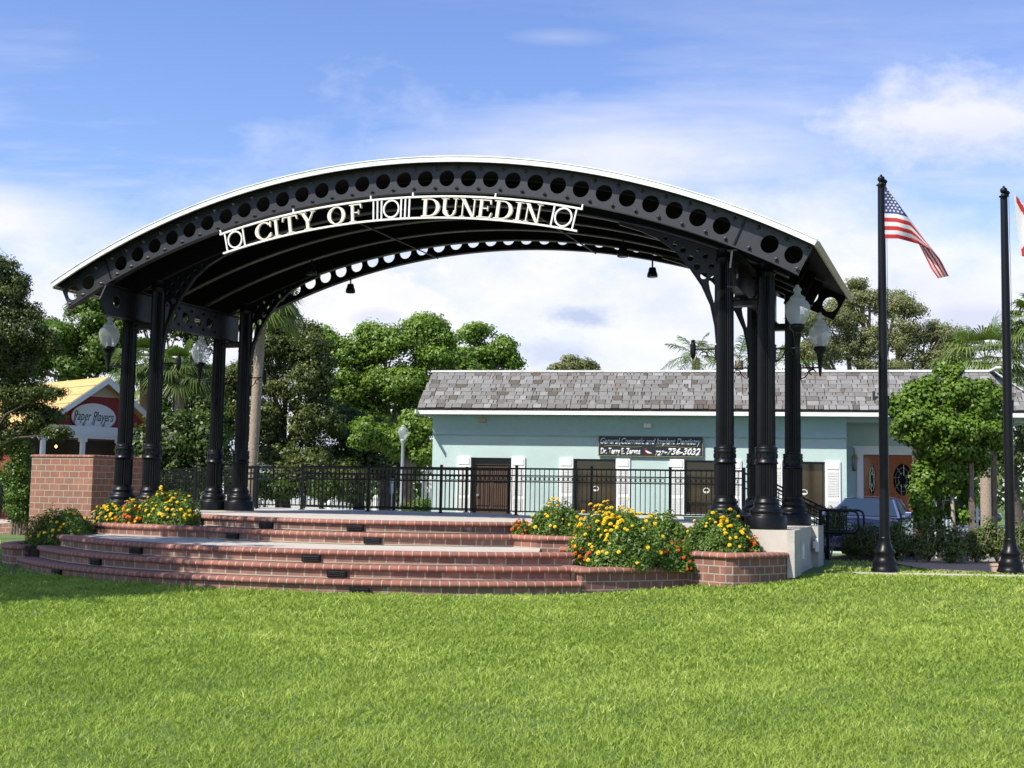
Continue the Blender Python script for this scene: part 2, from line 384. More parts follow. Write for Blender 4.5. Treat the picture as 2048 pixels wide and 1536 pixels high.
# frosted acorn glass
gm = bpy.data.materials.new('frosted_globe_glass'); gm.use_nodes = True; t = NT(gm.node_tree); t.n.clear()
o_ = t.add('ShaderNodeOutputMaterial'); gl = t.add('ShaderNodeBsdfPrincipled'); gl.inputs['Base Color'].default_value = (.80, .81, .82, 1); gl.inputs['Roughness'].default_value = .22
tl = t.add('ShaderNodeBsdfTranslucent'); tl.inputs[0].default_value = (.85, .86, .87, 1); tp = t.add('ShaderNodeBsdfTransparent'); tp.inputs[0].default_value = (.93, .94, .95, 1)
m1 = t.add('ShaderNodeMixShader'); m1.inputs[0].default_value = .5; t.link(gl.outputs[0], m1.inputs[1]); t.link(tl.outputs[0], m1.inputs[2])
m2 = t.add('ShaderNodeMixShader'); m2.inputs[0].default_value = .66; t.link(m1.outputs[0], m2.inputs[1]); t.link(tp.outputs[0], m2.inputs[2]); t.link(m2.outputs[0], o_.inputs[0])
M_['globe'] = gm
# cloth with light coming through
def cloth(base):
    m = M_[base]; t = NT(m.node_tree); p = t.n['Principled BSDF']; o = [n for n in t.n if n.type == 'OUTPUT_MATERIAL'][0]
    tr = t.add('ShaderNodeBsdfTranslucent'); tr.inputs[0].default_value = p.inputs['Base Color'].default_value
    mx = t.add('ShaderNodeMixShader'); mx.inputs[0].default_value = .35; t.link(p.outputs[0], mx.inputs[1]); t.link(tr.outputs[0], mx.inputs[2]); t.link(mx.outputs[0], o.inputs[0])
for k in ('red', 'flagwhite', 'blue', 'yellow_petal', 'orange_petal'): cloth(k)
# shingles, tinted per shingle
sm_ = bpy.data.materials.new('weathered_cedar_shingle'); sm_.use_nodes = True; t = NT(sm_.node_tree); b = t.n['Principled BSDF']
a = t.add('ShaderNodeAttribute', attribute_name='tint'); tcn = t.add('ShaderNodeTexCoord')
mp = t.add('ShaderNodeMapping'); mp.inputs['Scale'].default_value = (6, 6, 1.5); t.link(tcn.outputs['Object'], mp.inputs[0])
nz = t.add('ShaderNodeTexNoise', i_Scale=4.0, i_Detail=6.0, i_Roughness=.7); t.link(mp.outputs[0], nz.inputs[0])
c = t.ramp(a.outputs['Fac'], [(0, (.075, .062, .050)), (.3, (.135, .128, .118)), (.7, (.175, .172, .165)), (1, (.235, .23, .22))])
big = t.add('ShaderNodeTexNoise', i_Scale=1.1, i_Detail=3.0); t.link(tcn.outputs['Object'], big.inputs[0])
c = t.mix(t.math('MULTIPLY', t.ramp(big.outputs[0], [(.52, 0.0), (.68, 1.0)]), .4), c, (.12, .085, .065))
c = t.mix(.5, c, nz.outputs[0], 'SOFT_LIGHT'); t.link(c, b.inputs['Base Color']); b.inputs['Roughness'].default_value = .9
M_['shingle'] = sm_
# leaves
LM = {
 'bright': leafmat('bright_broadleaf', (.070, .135, .016), (.215, .320, .050), (.28, .37, .07), .4),
 'oak': leafmat('dark_oak_leaf', (.040, .062, .015), (.155, .185, .052), (.22, .25, .07), .33),
 'mid': leafmat('mid_green_leaf', (.045, .090, .012), (.130, .205, .032), (.18, .25, .04), .32),
 'olive': leafmat('olive_fine_leaf', (.13, .15, .055), (.29, .30, .145), (.34, .32, .18), .42),
 'palm': leafmat('palm_frond', (.060, .10, .018), (.180, .240, .060), (.30, .33, .12), .3),
 'vine': leafmat('glossy_vine_leaf', (.045, .105, .012), (.150, .240, .028), (.27, .33, .04), .28, .45, .3),
 'shrub': leafmat('rose_shrub_leaf', (.050, .085, .018), (.140, .190, .045), (.26, .20, .08), .3),
 'marigold': leafmat('marigold_leaf', (.065, .125, .022), (.185, .275, .055), (.24, .33, .08), .36),
 'dkshrub': leafmat('dense_dark_leaf', (.032, .060, .012), (.110, .165, .036), (.16, .21, .05), .32),
 'grass': leafmat('lawn_grass_blade', (.175, .255, .034), (.38, .475, .095), (.58, .58, .22), .35, .6, .15)}
# lawn ground
gmn = bpy.data.materials.new('lawn_turf'); gmn.use_nodes = True; t = NT(gmn.node_tree); b = t.n['Principled BSDF']; geo = t.add('ShaderNodeNewGeometry')
n1 = t.add('ShaderNodeTexNoise', i_Scale=.7, i_Detail=5.0); t.link(geo.outputs['Position'], n1.inputs[0])
n2 = t.add('ShaderNodeTexNoise', i_Scale=26.0, i_Detail=5.0, i_Roughness=.75); t.link(geo.outputs['Position'], n2.inputs[0])
c = t.ramp(n2.outputs[0], [(.3, (.05, .085, .02)), (.55, (.11, .18, .04)), (.8, (.19, .26, .07))])
c = t.mix(t.math('MULTIPLY', n1.outputs[0], .5), c, (.085, .105, .030)); t.link(c, b.inputs['Base Color']); b.inputs['Roughness'].default_value = .95
bp = t.add('ShaderNodeBump', i_Strength=.6, i_Distance=.04); t.link(n2.outputs[0], bp.inputs['Height']); t.link(bp.outputs[0], b.inputs['Normal'])
M_['turf'] = gmn

# ================================================================ GROUND
def grid(name, xs, ys, dz, m, **kw):
    X, Y = np.meshgrid(np.array(xs, float), np.array(ys, float)); Z = gz(X, Y) + dz
    V = np.stack([X, Y, Z], -1).reshape(-1, 3); nx = len(xs); ny = len(ys)
    i = np.arange((nx - 1) * (ny - 1)); r, c = i // (nx - 1), i % (nx - 1); q = r * nx + c
    return tag(np_mesh(name, V, np.stack([q, q + 1, q + nx + 1, q + nx], 1), m, smooth=True), kind='structure', **kw)
gx = sorted(set([-900, -500, -250, -120, -70, -45, -30] + list(np.arange(-24, 24.01, .5)) + [30, 45, 70, 120, 250, 500, 900]))
gy = sorted(set([-60, -30, -10, -4] + list(np.arange(0, 40.01, .5)) + [45, 50, 60, 80, 120, 200, 400, 900, 1800]))
grid('lawn', gx, gy, 0, M_['turf'])
grid('parking_lot', np.arange(6.0, 24.01, .5), np.arange(25.0, 29.51, .5), .012, M_['asphalt'])
grid('mulch_bed', np.arange(7.5, 14.01, .5), np.arange(21.25, 25.01, .25), .03, M_['mulch'])
grid('mowing_strip', [5.85, 6.2, 7, 8, 9, 10, 12, 15], [20.25, 20.5, 20.75], .02, M_['concrete'])
grid('far_street', [14, 20, 30, 60, 120], [44, 50, 60, 64], .012, M_['road'])
grid('back_path', [-20, -10, 0, 1], [37, 40, 44], .012, M_['road'])
# grass blades
def in_stage(x, y, pad=0.0):
    u, v = toL(x, y)
    r = np.hypot(u + 1.0, v - 2.0)
    a = (r < 8.15 + pad) & (v < 3) & (u > -7.9)
    b2 = (u > 5.9) & (u < 6.98 + pad) & (v > -2.55 - pad + (u > 6.6) * .35)
    c2 = (v > -2.0) & (u > -8.2) & (u < 7.0 + pad)
    return a | b2 | c2
def blades(n, y0, y1, dens, wid, hgt, xmin=-1e9, xmax=1e9, mask=None):
    A = .47
    Y = rng.uniform(y0, y1, n * 3); X = rng.uniform(-1, 1, n * 3) * (A * y1 + 1.2)
    k = (np.abs(X) < A * Y + 1.2) & (X > xmin) & (X < xmax) & ~in_stage(X, Y)
    if mask is not None: k &= mask(X, Y)
    X, Y = X[k][:n], Y[k][:n]; return X, Y, np.full(len(X), wid), np.full(len(X), hgt)
segs = [(6.0, 8, 90000, .0062, .046), (8, 10.5, 90000, .0078, .048), (10.5, 14, 110000, .011, .052), (14, 18, 95000, .014, .052), (18, 20.2, 30000, .018, .055)]
parts = [blades(n, a, b, 0, w_, h_) for a, b, n, w_, h_ in segs]
nomul = lambda x, y: ((y < 20.2) | (y > 20.78))
parts.append(blades(7000, 20.2, 21.3, 0, .02, .05, xmin=5.5, mask=nomul))
parts.append(blades(7000, 20.7, 24.5, 0, .02, .05, xmin=5.6, xmax=7.6))
parts.append(blades(16000, 20, 29, 0, .022, .06, xmax=-7.2))
X, Y, Wd, H = [np.concatenate(q) for q in zip(*parts)]
n = len(X)
# clumps
cl = np.sin(X * 7.1 + 3 * np.sin(Y * 2.3)) * np.cos(Y * 6.3 + 2 * np.sin(X * 3.1))
patch = np.sin(X * 1.7 + 2.3 * np.sin(Y * .9 + 1)) * np.sin(Y * 1.3 + 1.8 * np.sin(X * .8)) * .6 + np.sin(X * 4.1 + Y * 2.2) * np.sin(Y * 5.2 - X * 1.3) * .4
H = H * rng.uniform(.3, 1.15, n) * (1 + .22 * cl) * (1 + .25 * patch); Wd = Wd * rng.uniform(.7, 1.3, n)
ang = rng.uniform(0, 2 * math.pi, n); lean = rng.uniform(.1, 1.7, n) * H
dx, dy = np.cos(ang), np.sin(ang); a2 = rng.uniform(0, math.pi, n); px_, py_ = np.cos(a2) * Wd / 2, np.sin(a2) * Wd / 2
Z = gz(X, Y) - .006
def P3(x, y, z): return np.stack([x, y, z], -1)
V = np.stack([P3(X - px_, Y - py_, Z), P3(X + px_, Y + py_, Z),
              P3(X + px_ * .8 + dx * lean * .35, Y + py_ * .8 + dy * lean * .35, Z + H * .62), P3(X - px_ * .8 + dx * lean * .35, Y - py_ * .8 + dy * lean * .35, Z + H * .62),
              P3(X + dx * lean + px_ * .15, Y + dy * lean + py_ * .15, Z + H), P3(X + dx * lean - px_ * .15, Y + dy * lean - py_ * .15, Z + H)], 1).reshape(-1, 3)
base = np.arange(n)[:, None] * 6
F = np.concatenate([base + np.array([[0, 1, 2, 3]]), base + np.array([[3, 2, 4, 5]])], 0)
ti = np.clip(.42 + .22 * patch + .12 * cl + rng.normal(0, .22, n) + (rng.random(n) < .05) * .5 + .10 * np.sin(X * .9 + 1.3) * np.sin(Y * .8) + .13 * np.sin(X * 2.7 + 2 * np.sin(Y * 1.9)) * np.sin(Y * 3.3 + 1.5 * np.sin(X * 2.2)), 0, 1.05)
dry = ((Y > 20.6) & (X > 5)) | ((Y > 19.9) & (Y < 20.3) & (X > 6))
ti = np.where(dry, ti + .3, ti)
tint = np.repeat(ti, 6)
tag(np_mesh('grass', V, F, LM['grass'], tint=tint), 'short green grass blades of the mown lawn in front of the stage', 'grass', kind='stuff')
# ================================================================ PAVILION
RA, ZC, DTH = 15.309, -8.229, R(1.5746)
def A(i, r, v): th = i * DTH; return ((RA + r) * math.sin(th), v, ZC + (RA + r) * math.cos(th))
def arcbox(mb, i0, i1, r0, r1, v0, v1, n=None):
    n = n or max(2, int(abs(i1 - i0) * 2)); ii = [i0 + (i1 - i0) * k / n for k in range(n + 1)]
    vs = [A(i, r, v) for i in ii for r, v in ((r0, v0), (r0, v1), (r1, v1), (r1, v0))]
    fs = [(4 * k + a, 4 * k + (a + 1) % 4, 4 * k + 4 + (a + 1) % 4, 4 * k + 4 + a) for k in range(n) for a in range(4)] + [(3, 2, 1, 0), (4 * n, 4 * n + 1, 4 * n + 2, 4 * n + 3)]
    return mb._add(vs, fs)
def plate(outline, holes, thick, f):
    """flat plate with holes; f(a,b,c) maps to space, c in 0..thick"""
    bm = bmesh.new(); edges = []
    for lp in [outline] + holes:
        vv = [bm.verts.new((a, b, 0)) for a, b in lp]
        edges += [bm.edges.new((vv[i], vv[(i + 1) % len(vv)])) for i in range(len(vv))]
    bmesh.ops.triangle_fill(bm, use_beauty=True, use_dissolve=False, edges=edges)
    fc = list(bm.faces); bmesh.ops.recalc_face_normals(bm, faces=fc)
    ex = bmesh.ops.extrude_face_region(bm, geom=fc)
    for g in ex['geom']:
        if isinstance(g, bmesh.types.BMVert): g.co.z = thick
    vs = [f(*v.co) for v in bm.verts]; bm.verts.index_update()
    fs = [[v.index for v in q.verts] for q in bm.faces]; bm.free(); return vs, fs
def circ(a, b, r, n=16, ry=None): return [(a + r * math.cos(2 * math.pi * k / n), b + (ry or r) * math.sin(2 * math.pi * k / n)) for k in range(n)]
pav = thing('pavilion', 'large black steel pavilion with arched roof on paired fluted columns over the brick stage', 'pavilion', PO, YAW)
HOLES = [i - 14.5 for i in range(30)] + [-17.5, -16.5, 16.5, 17.5]
def girder(name, v, sgn, material, studs=True):
    """perforated arched plate girder; sgn = side the studs face"""
    g = MB(); t_ = .03; NQ = 24
    for k in range(36):
        i = -17.5 + k
        if i in HOLES:
            r = .146; da = RA * DTH / 2
            inner = [(r * math.cos(2 * math.pi * q / NQ), r * math.sin(2 * math.pi * q / NQ)) for q in range(NQ)]
            outer = []
            for a, b in inner:
                s = min(da / abs(a) if abs(a) > 1e-9 else 9e9, .235 / abs(b) if abs(b) > 1e-9 else 9e9)
                outer.append((a * s, b * s))
            # exact corners
            for ca in (-1, 1):
                for cb in (-1, 1):
                    j = min(range(NQ), key=lambda q: (outer[q][0] - ca * da) ** 2 + (outer[q][1] - cb * .235) ** 2); outer[j] = (ca * da, cb * .235)
            g.ring(outer, inner, v - t_ / 2, v + t_ / 2, lambda a, b, c, i=i: A(i + a / (RA * DTH), b, c))
        else: arcbox(g, i - .5, i + .5, -.235, .235, v - t_ / 2, v + t_ / 2, 2)
    arcbox(g, -18, 18, -.26, -.235, v - .07, v + .07, 72); arcbox(g, -18, 18, .235, .248, v - .07, v + .07, 72)
    o = g.build(name, M_[material], pav)
    if studs:
        s = MB()
        for k in list(range(-18, 19)):
            for b in (-.178, .178):
                kk = k * (17.88 / 18) if abs(k) == 18 else k
                if abs(k) == 15: kk = k * 14.85 / 15
                if abs(k) == 16: kk = k * 15.85 / 16
                c = Vector(A(kk, b, v + sgn * (t_ / 2 + .002))); th = kk * DTH; q = .046
                ax = Vector((math.cos(th), 0, -math.sin(th))); az = Vector((math.sin(th), 0, math.cos(th)))
                vs = [c + ax * q, c + az * q, c - ax * q, c - az * q, c + Vector((0, sgn * .06, 0))]
                s._add(vs, [(0, 1, 4), (1, 2, 4), (2, 3, 4), (3, 0, 4)])
        tag(s.build('stud', M_['stud'], o), kind='stuff')
        for k in (-15.25, 15.25):
            j = MB(); arcbox(j, k - .035, k + .035, -.265, .26, v + sgn * .016, v + sgn * .034, 2); j.build('joint_cover', M_['black'], o)
    return o
girder('front_girder', -2.618, -1, 'slate')
girder('rear_girder', 2.618, 1, 'black')
for v in (-1.582, -.53, .53, 1.582):
    g = MB(); arcbox(g, -17.2, 17.2, -.245, .225, v - .012, v + .012, 60)
    o = g.build('arch_rib', M_['deck'], pav)
    f = MB(); arcbox(f, -17.2, 17.2, -.27, -.245, v - .06, v + .06, 60); f.build('flange', M_['flange'], o)
roof = MB(); arcbox(roof, -18.12, 18.12, .262, .318, -2.80, 2.80, 90)
roof = roof.build('roof', M_['white_metal'], pav)
s = MB()
for k in range(27):
    v = -2.6 + k * .2; arcbox(s, -18.14, 18.14, .3185, .345, v - .02, v + .02, 60)
s.build('standing_seam', M_['white_metal'], roof)
s = MB(); arcbox(s, -18.12, 18.12, .245, .33, -2.835, -2.803, 90); arcbox(s, -18.12, 18.12, .333, .352, -2.845, -2.79, 90)
arcbox(s, -18.12, 18.12, .245, .35, 2.803, 2.83, 90); s.build('edge_trim', M_['white_metal'], roof)
for sg in (-1, 1):
    s = MB(); a_, b_ = sorted((sg * 18.125, sg * 18.20)); arcbox(s, a_, b_, .235, .335, -2.79, 2.79, 2); s.build('eave_board', M_['beige'], roof)
s = MB(); arcbox(s, -18.0, 18.0, .249, .2605, -2.76, 2.76, 90); s.build('roof_deck', M_['deck'], pav)
def column_mesh(z1):
    c = MB(); z0 = 1.0
    c.lathe([(.335, z0), (.335, z0 + .19), (.32, z0 + .215), (.255, z0 + .225), (.275, z0 + .26), (.275, z0 + .30), (.25, z0 + .335), (.215, z0 + .36), (.205, z0 + .40), (.215, z0 + .42), (.215, z0 + .44), (.195, z0 + .455), (.195, z0 + .475), (.182, z0 + .49)], n=28)
    s = MB()
    s.lathe([(.172, z0 + .485), (.172, z0 + .53), (.178, z0 + .54), (.178, z0 + 1.05), (.172, z0 + 1.06)], n=48, smooth=False, flute=(z0 + .54, z0 + 1.05, .10))
    s.lathe([(.178, z0 + 1.06), (.197, z0 + 1.07), (.197, z0 + 1.095), (.182, z0 + 1.105), (.182, z0 + 1.13), (.176, z0 + 1.14), (.18, z0 + 1.25), (.192, z0 + 1.28), (.178, z0 + 1.29), (.188, z0 + 1.315), (.188, z0 + 1.335), (.165, z0 + 1.345)], n=28)
    s.lathe([(.150, z0 + 1.345), (.150, z0 + 1.37), (.152, z0 + 1.38), (.144, z1 - .25), (.144, z1 - .2)], n=48, smooth=False, flute=(z0 + 1.38, z1 - .25, .11))
    s.lathe([(.146, z1 - .2), (.165, z1 - .18), (.165, z1 - .15), (.150, z1 - .14), (.150, z1)], n=24)
    # ornament leaves round the band
    for k in range(12):
        q = 2 * math.pi * k / 12; s.box((.181 * math.cos(q), .181 * math.sin(q), z0 + 1.195), (.014, .05, .07), rz=q)
    return s, c
proto = {}
for a, z1 in ((6.485, 5.415), (5.797, 5.695)):
    s, c = column_mesh(z1); o = s.build('column', M_['black'], pav); c.build('column_base', M_['black'], o); proto[a] = o
    first = True
    for su in (-1, 1):
        for sv in (-1, 1):
            q = o if first else o.copy()
            if not first:
                COL.objects.link(q); q.parent = pav
                ch = o.children[0].copy(); COL.objects.link(ch); ch.parent = q
            first = False
            q.location = (su * a, sv * 1.582, 0)
# cross girders between front and rear pairs
for su in (-1, 1):
    ol = [(-2.80, 4.86), (1.78, 4.86), (1.78, 5.42), (-2.80, 5.42), (-2.96, 5.12)]
    hs = [circ(v, 5.14, .125, 18) for v in (-2.45, -.66, -.22, .22, .66)]
    g = MB(); vs, fs = plate(ol, hs, .03, lambda a, b, c: (su * 6.14 - .015 + c, a, b)); g._add(vs, fs)
    g.box((su * 6.14, -.51, 4.847), (.16, 4.58, .022)); g.box((su * 6.14, -.51, 5.433), (.16, 4.58, .022))
    for v in (-.88, -.44, 0, .44, .88):
        for z in (4.97, 5.31): g.tube([(su * 6.14 - .05, v, z), (su * 6.14 + .05, v, z)], .028, 6)
    g.build('cross_girder', M_['black'], pav)
    for sv in (-1, 1):
        b = MB(); b.box((su * 6.14, sv * 1.582, 4.72), (.42, .2, .02)); b.box((su * 6.14, sv * 1.582, 4.775), (.40, .05, .09)); b.box((su * 6.14, sv * 1.582, 4.827), (.42, .2, .014))
        b.build('tie_beam', M_['black'], pav)
        # perforated quarter-arch bracket
        cv = [(5.655, 4.10), (5.631, 4.389), (5.555, 4.754), (5.403, 5.094), (5.204, 5.393), (4.941, 5.72), (4.628, 5.96), (4.312, 6.12), (3.93, 6.255)]
        back = [(u, ZC + math.sqrt((RA - .222) ** 2 - u * u)) for u in (3.93, 4.3, 4.7, 5.1, 5.4, 5.66)]
        back[0] = (3.93, 6.29)
        hs = [circ(5.43, 5.27, .062, 14), circ(5.318, 5.43, .058, 14), circ(5.20, 5.585, .055, 12), circ(5.07, 5.725, .05, 12), circ(4.92, 5.845, .045, 12), circ(5.565, 5.42, .05, 12), circ(5.46, 5.60, .045, 12), circ(5.33, 5.72, .035, 12), circ(4.76, 5.955, .035, 10),
              [(5.585, 5.26), (5.535, 5.23), (5.515, 5.15), (5.535, 5.03), (5.61, 4.78), (5.62, 4.85), (5.62, 5.2), (5.61, 5.25)]]
        g = MB(); vs, fs = plate([(su * a_, b_) for a_, b_ in cv + back[::-1][0:0] + [(5.66, back[-1][1])] + back[::-1][1:]] if False else [(a_, b_) for a_, b_ in cv] + back, hs, .03, lambda a_, b_, c: (su * a_, sv * 1.582 - .015 + c, b_)); g._add(vs, fs)
        # flange along the curve
        k = len(cv)
        for i in range(k - 1):
            p, q = Vector((su * cv[i][0], 0, cv[i][1])), Vector((su * cv[i + 1][0], 0, cv[i + 1][1])); d = (q - p); m_ = (p + q) / 2; nrm = Vector((-d.z, 0, d.x)).normalized()
            g.box((m_.x, sv * 1.582, m_.z), (d.length + .012, .085, .022), ry=-math.atan2(d.z, d.x))
        g.build('bracket', M_['black'], pav)
# conduit runs on the ceiling
for i in (-3.6, 5.4):
    g = MB(); g.tube([A(i, -.285, -2.4), A(i, -.285, 2.6)], .014, 6); g.build('conduit', M_['flange'], pav)
# spotlights hang from the arch
def spot(u, v, zt, first=[None]):
    loc = L(u, v, zt)
    if first[0] is None:
        e = thing('spotlight', None, 'spotlight', loc, YAW)
        b = MB(); b.tube([(0, 0, 0), (0, 0, -.16)], .018, 8); b.box((0, 0, -.18), (.12, .03, .03)); b.build('mount', M_['black'], e)
        b = MB(); b.lathe([(.05, .05), (.075, .03), (.085, -.03), (.11, -.09), (.11, -.15), (.10, -.15)], c=(0, 0, -.22), n=16); b.build('housing', M_['black'], e)
        b = MB(); b.lathe([(.095, 0), (.095, .006)], c=(0, 0, -.378), n=16); b.build('lens', M_['glassd'], e); first[0] = e; return e
    c = copy_tree(first[0]); c.location = loc; return c
def arcz(u, r): return ZC + math.sqrt((RA + r) ** 2 - u * u)
for u, v, r, lb in ((3.5, 2.45, -.26, 'black spotlight hanging below the rear arch against the sky, right side'), (-3.6, 2.45, -.26, 'black spotlight under the rear arch beside the round holes, left side'),
                 (3.4, .53, -.215, 'black spotlight under the middle of the roof, right half'), (-3.5, .53, -.215, 'black spotlight under the middle of the roof, left half')):
    tag(spot(u, v, arcz(u, r)), lb, 'spotlight', 'spotlights under the arched roof')

# ---------------------------------------------------------------- arch sign
sign = thing('arch_sign', 'curved white metal sign reading CITY OF DUNEDIN hanging under the front arch', 'sign', PO, YAW)
SV = -2.70
def asign(a, b, c): # a idx units * along, b radial
    return A(a, b, SV + c)
for r in (-.345, -.725):
    s = MB(); arcbox(s, -8.85, 8.85, r - .016, r + .016, SV - .02, SV + .02, 44); s.build('rail', M_['sign_white'], sign)
UL = RA * DTH
for i in (-8.6, -7.62, 7.62, 8.6, -.86, -.66, -.46, .50, .70, .90):
    s = MB(); w_ = .014 / UL; arcbox(s, i - w_, i + w_, -.708, -.362, SV - .012, SV + .012, 2); s.build('bar', M_['sign_white'], sign)
for i in (-8.1, .02, 8.1):
    s = MB(); o1 = circ(0, 0, .168, 32); o2 = circ(0, 0, .140, 32)
    s.ring(o1, o2, -.014, .014, lambda a, b, c: A(i + a / UL, -.535 + b, SV + c)); s.build('ring_ornament', M_['sign_white'], sign)
for i in (-8.8, 8.8, -1.0, 1.04, -4.9, 4.9):
    s = MB(); arcbox(s, i - .03, i + .03, -.327, -.262, SV - .01, SV + .02, 2); s.build('hanger', M_['sign_white'], sign)
# serif letters: list of polygons and rings, unit height, returns width
def glyph(ch):
    T, H, S = .145, .048, .045     # thick, hairline, serif height
    P = []; Rg = []
    def bar(x0, x1, y0, y1): P.append([(x0, y0), (x1, y0), (x1, y1), (x0, y1)])
    def serif(x0, x1, y, d): P.append([(x0, y), (x1, y), (x1 - .02, y + d * S * .7), (x0 + .02, y + d * S * .7)] if d > 0 else [(x0 + .02, y + d * S * .7), (x1 - .02, y + d * S * .7), (x1, y), (x0, y)])
    def arcr(cx, cy, ao, bo, ai, bi, t0, t1, sh=0, n=28):
        O = []; I = []
        for k in range(n + 1):
            q = R(t0 + (t1 - t0) * k / n); O.append((cx + ao * math.cos(q), cy + bo * math.sin(q))); I.append((cx + sh + ai * math.cos(q), cy + bi * math.sin(q)))
        Rg.append((O, I, abs(t1 - t0) >= 359.9))
    if ch == 'I': bar(.12, .12 + T, 0, 1); serif(.0, .41, 0, 1); serif(.0, .41, 1, -1); return P, Rg, .41
    if ch == 'O': arcr(.45, .5, .45, .52, .28, .47, 0, 360); return P, Rg, .90
    if ch == 'C':
        arcr(.46, .5, .46, .52, .29, .47, 38, 322); P.append([(.76, .66), (.81, .66), (.83, 1.0), (.79, 1.0), (.73, .86)]); P.append([(.72, .12), (.82, .28), (.79, .32), (.67, .19)]); return P, Rg, .84
    if ch == 'D':
        bar(.10, .10 + T, 0, 1); P.append([(0, 0), (.40, 0), (.40, H), (0, H)]); P.append([(0, 1 - H), (.40, 1 - H), (.40, 1), (0, 1)]); arcr(.38, .5, .48, .5, .31, .5 - H, -90, 90); return P, Rg, .86
    if ch == 'T': bar(.31, .31 + T, 0, 1 - H); serif(.19, .60, 0, 1); bar(.02, .77, 1 - H, 1); P.append([(.0, .74), (.04, .74), (.09, 1 - H), (.02, 1 - H)]); P.append([(.75, .74), (.79, .74), (.77, 1 - H), (.70, 1 - H)]); return P, Rg, .79
    if ch == 'Y':
        bar(.33, .33 + T, 0, .46); serif(.21, .62, 0, 1); P.append([(.10, 1), (.27, 1), (.50, .46), (.33, .46)]); P.append([(.44, .44), (.50, .46), (.74, 1), (.68, 1)]); serif(.0, .36, 1, -1); serif(.58, .83, 1, -1); return P, Rg, .83
    if ch in 'FE':
        bar(.10, .10 + T, 0, 1); serif(.0, .38, 0, 1) if ch == 'F' else None; bar(.0, .10, 1 - H, 1); bar(.27, .66, 1 - H, 1); P.append([(.64, .74), (.68, .74), (.67, 1 - H), (.58, 1 - H)]); bar(.27, .50, .49, .54); P.append([(.50, .38), (.53, .38), (.53, .65), (.50, .65)])
        if ch == 'E': bar(0, .10, 0, H); bar(.27, .70, 0, H); P.append([(.62, H), (.71, H), (.75, .28), (.71, .28)]); return P, Rg, .75
        return P, Rg, .69
    if ch == 'N':
        bar(.12, .12 + H * 1.1, 0, 1 - .05); bar(.68, .68 + H * 1.1, 0, 1); P.append([(.06, 1), (.24, 1), (.74, 0), (.66, 0)] if False else [(.05, 1), (.235, 1), (.735, .0), (.60, .0)]); serif(.02, .28, 0, 1); serif(.0, .2, 1, -1); serif(.58, .86, 1, -1); return P, Rg, .86
    if ch == 'U':
        bar(.10, .10 + T, .33, 1); bar(.68, .68 + H, .33, 1); arcr(.415, .33, .315, .35, .32 - .17, .29, 180, 360, sh=.06); serif(0, .37, 1, -1); serif(.57, .84, 1, -1); return P, Rg, .84
spans = [('C', -6.98, -6.10), ('I', -6.03, -5.66), ('T', -5.52, -4.72), ('Y', -4.62, -3.78), ('O', -3.17, -2.27), ('F', -2.06, -1.44),
         ('D', 1.50, 2.38), ('U', 2.44, 3.26), ('N', 3.33, 4.15), ('E', 4.17, 4.86), ('D', 4.94, 5.80), ('I', 5.88, 6.28), ('N', 6.32, 7.14)]
for ch, i0, i1 in spans:
    P, Rg, wd_ = glyph(ch); s = MB(); k = 0
    fm = lambda a, b, c: A(i0 + (i1 - i0) * a / wd_, -.70 + .315 * b, SV + c)
    for pl_ in P: s.prism(pl_, -.021 - .0012 * k, .02 + .0012 * k, fm); k += 1
    for O_, I_, cl_ in Rg:
        if cl_: O_, I_ = O_[:-1], I_[:-1]
        s.ring(O_, I_, -.021 - .0012 * k, .02 + .0012 * k, fm, closed=cl_); k += 1
    s.build('letter', M_['letter'], sign)

# ---------------------------------------------------------------- column lanterns and bracket arms
def scroll(mb, x0, x1, z, r=.012):
    pts = []
    for k in range(15): q = k / 14; a = q * 1.5 * math.pi; rr = .075 * (1 - .55 * q); pts.append((x0 + .09 - rr * math.cos(a) * 1.0, 0, z - .10 + rr * math.sin(a)))
    mb.tube(pts, r, 6)
    mb.tube([(x1, 0, z - .20), (x1 - .06, 0, z - .19), (x1 - .12, 0, z - .13), (x1 - .15, 0, z - .05), (x1 - .24, 0, z - .015)], r, 6)
def lantern():
    e = thing('column_lantern', None, 'lantern')
    b = MB(); b.tube([(-.02, 0, 0), (.38, 0, 0)], .016, 8); b.box((.365, 0, -.08), (.03, .06, .30)); scroll(b, .06, .36, 0); b.build('arm', M_['black'], e)
    b = MB(); b.lathe([(.012, -.17), (.022, -.13), (.03, -.08), (.035, 0), (.05, .12), (.065, .22), (.075, .24), (.062, .26), (.09, .29), (.125, .33), (.130, .38), (.10, .40)], n=20); b.build('holder', M_['black'], e)
    b = MB(); b.lathe([(.085, .385), (.13, .42), (.165, .48), (.192, .55), (.208, .62), (.208, .68), (.195, .73), (.168, .775), (.135, .80), (.12, .82)], n=24); g = b.build('globe', M_['globe'], e)
    b = MB(); b.lathe([(.125, .815), (.13, .83), (.10, .87), (.065, .895), (.05, .92), (.048, .94), (.065, .955), (.072, .975), (.06, 1.0), (.03, 1.02), (.035, 1.04), (.02, 1.06)], n=20); b.build('globe_cap', M_['globe'], e)
    b = MB(); b.lathe([(.05, .40), (.055, .44), (.05, .46), (.045, .52), (.04, .60), (.02, .62)], n=12); b.build('lamp_socket', M_['grey'], e)
    return e
l0 = lantern(); k = 0
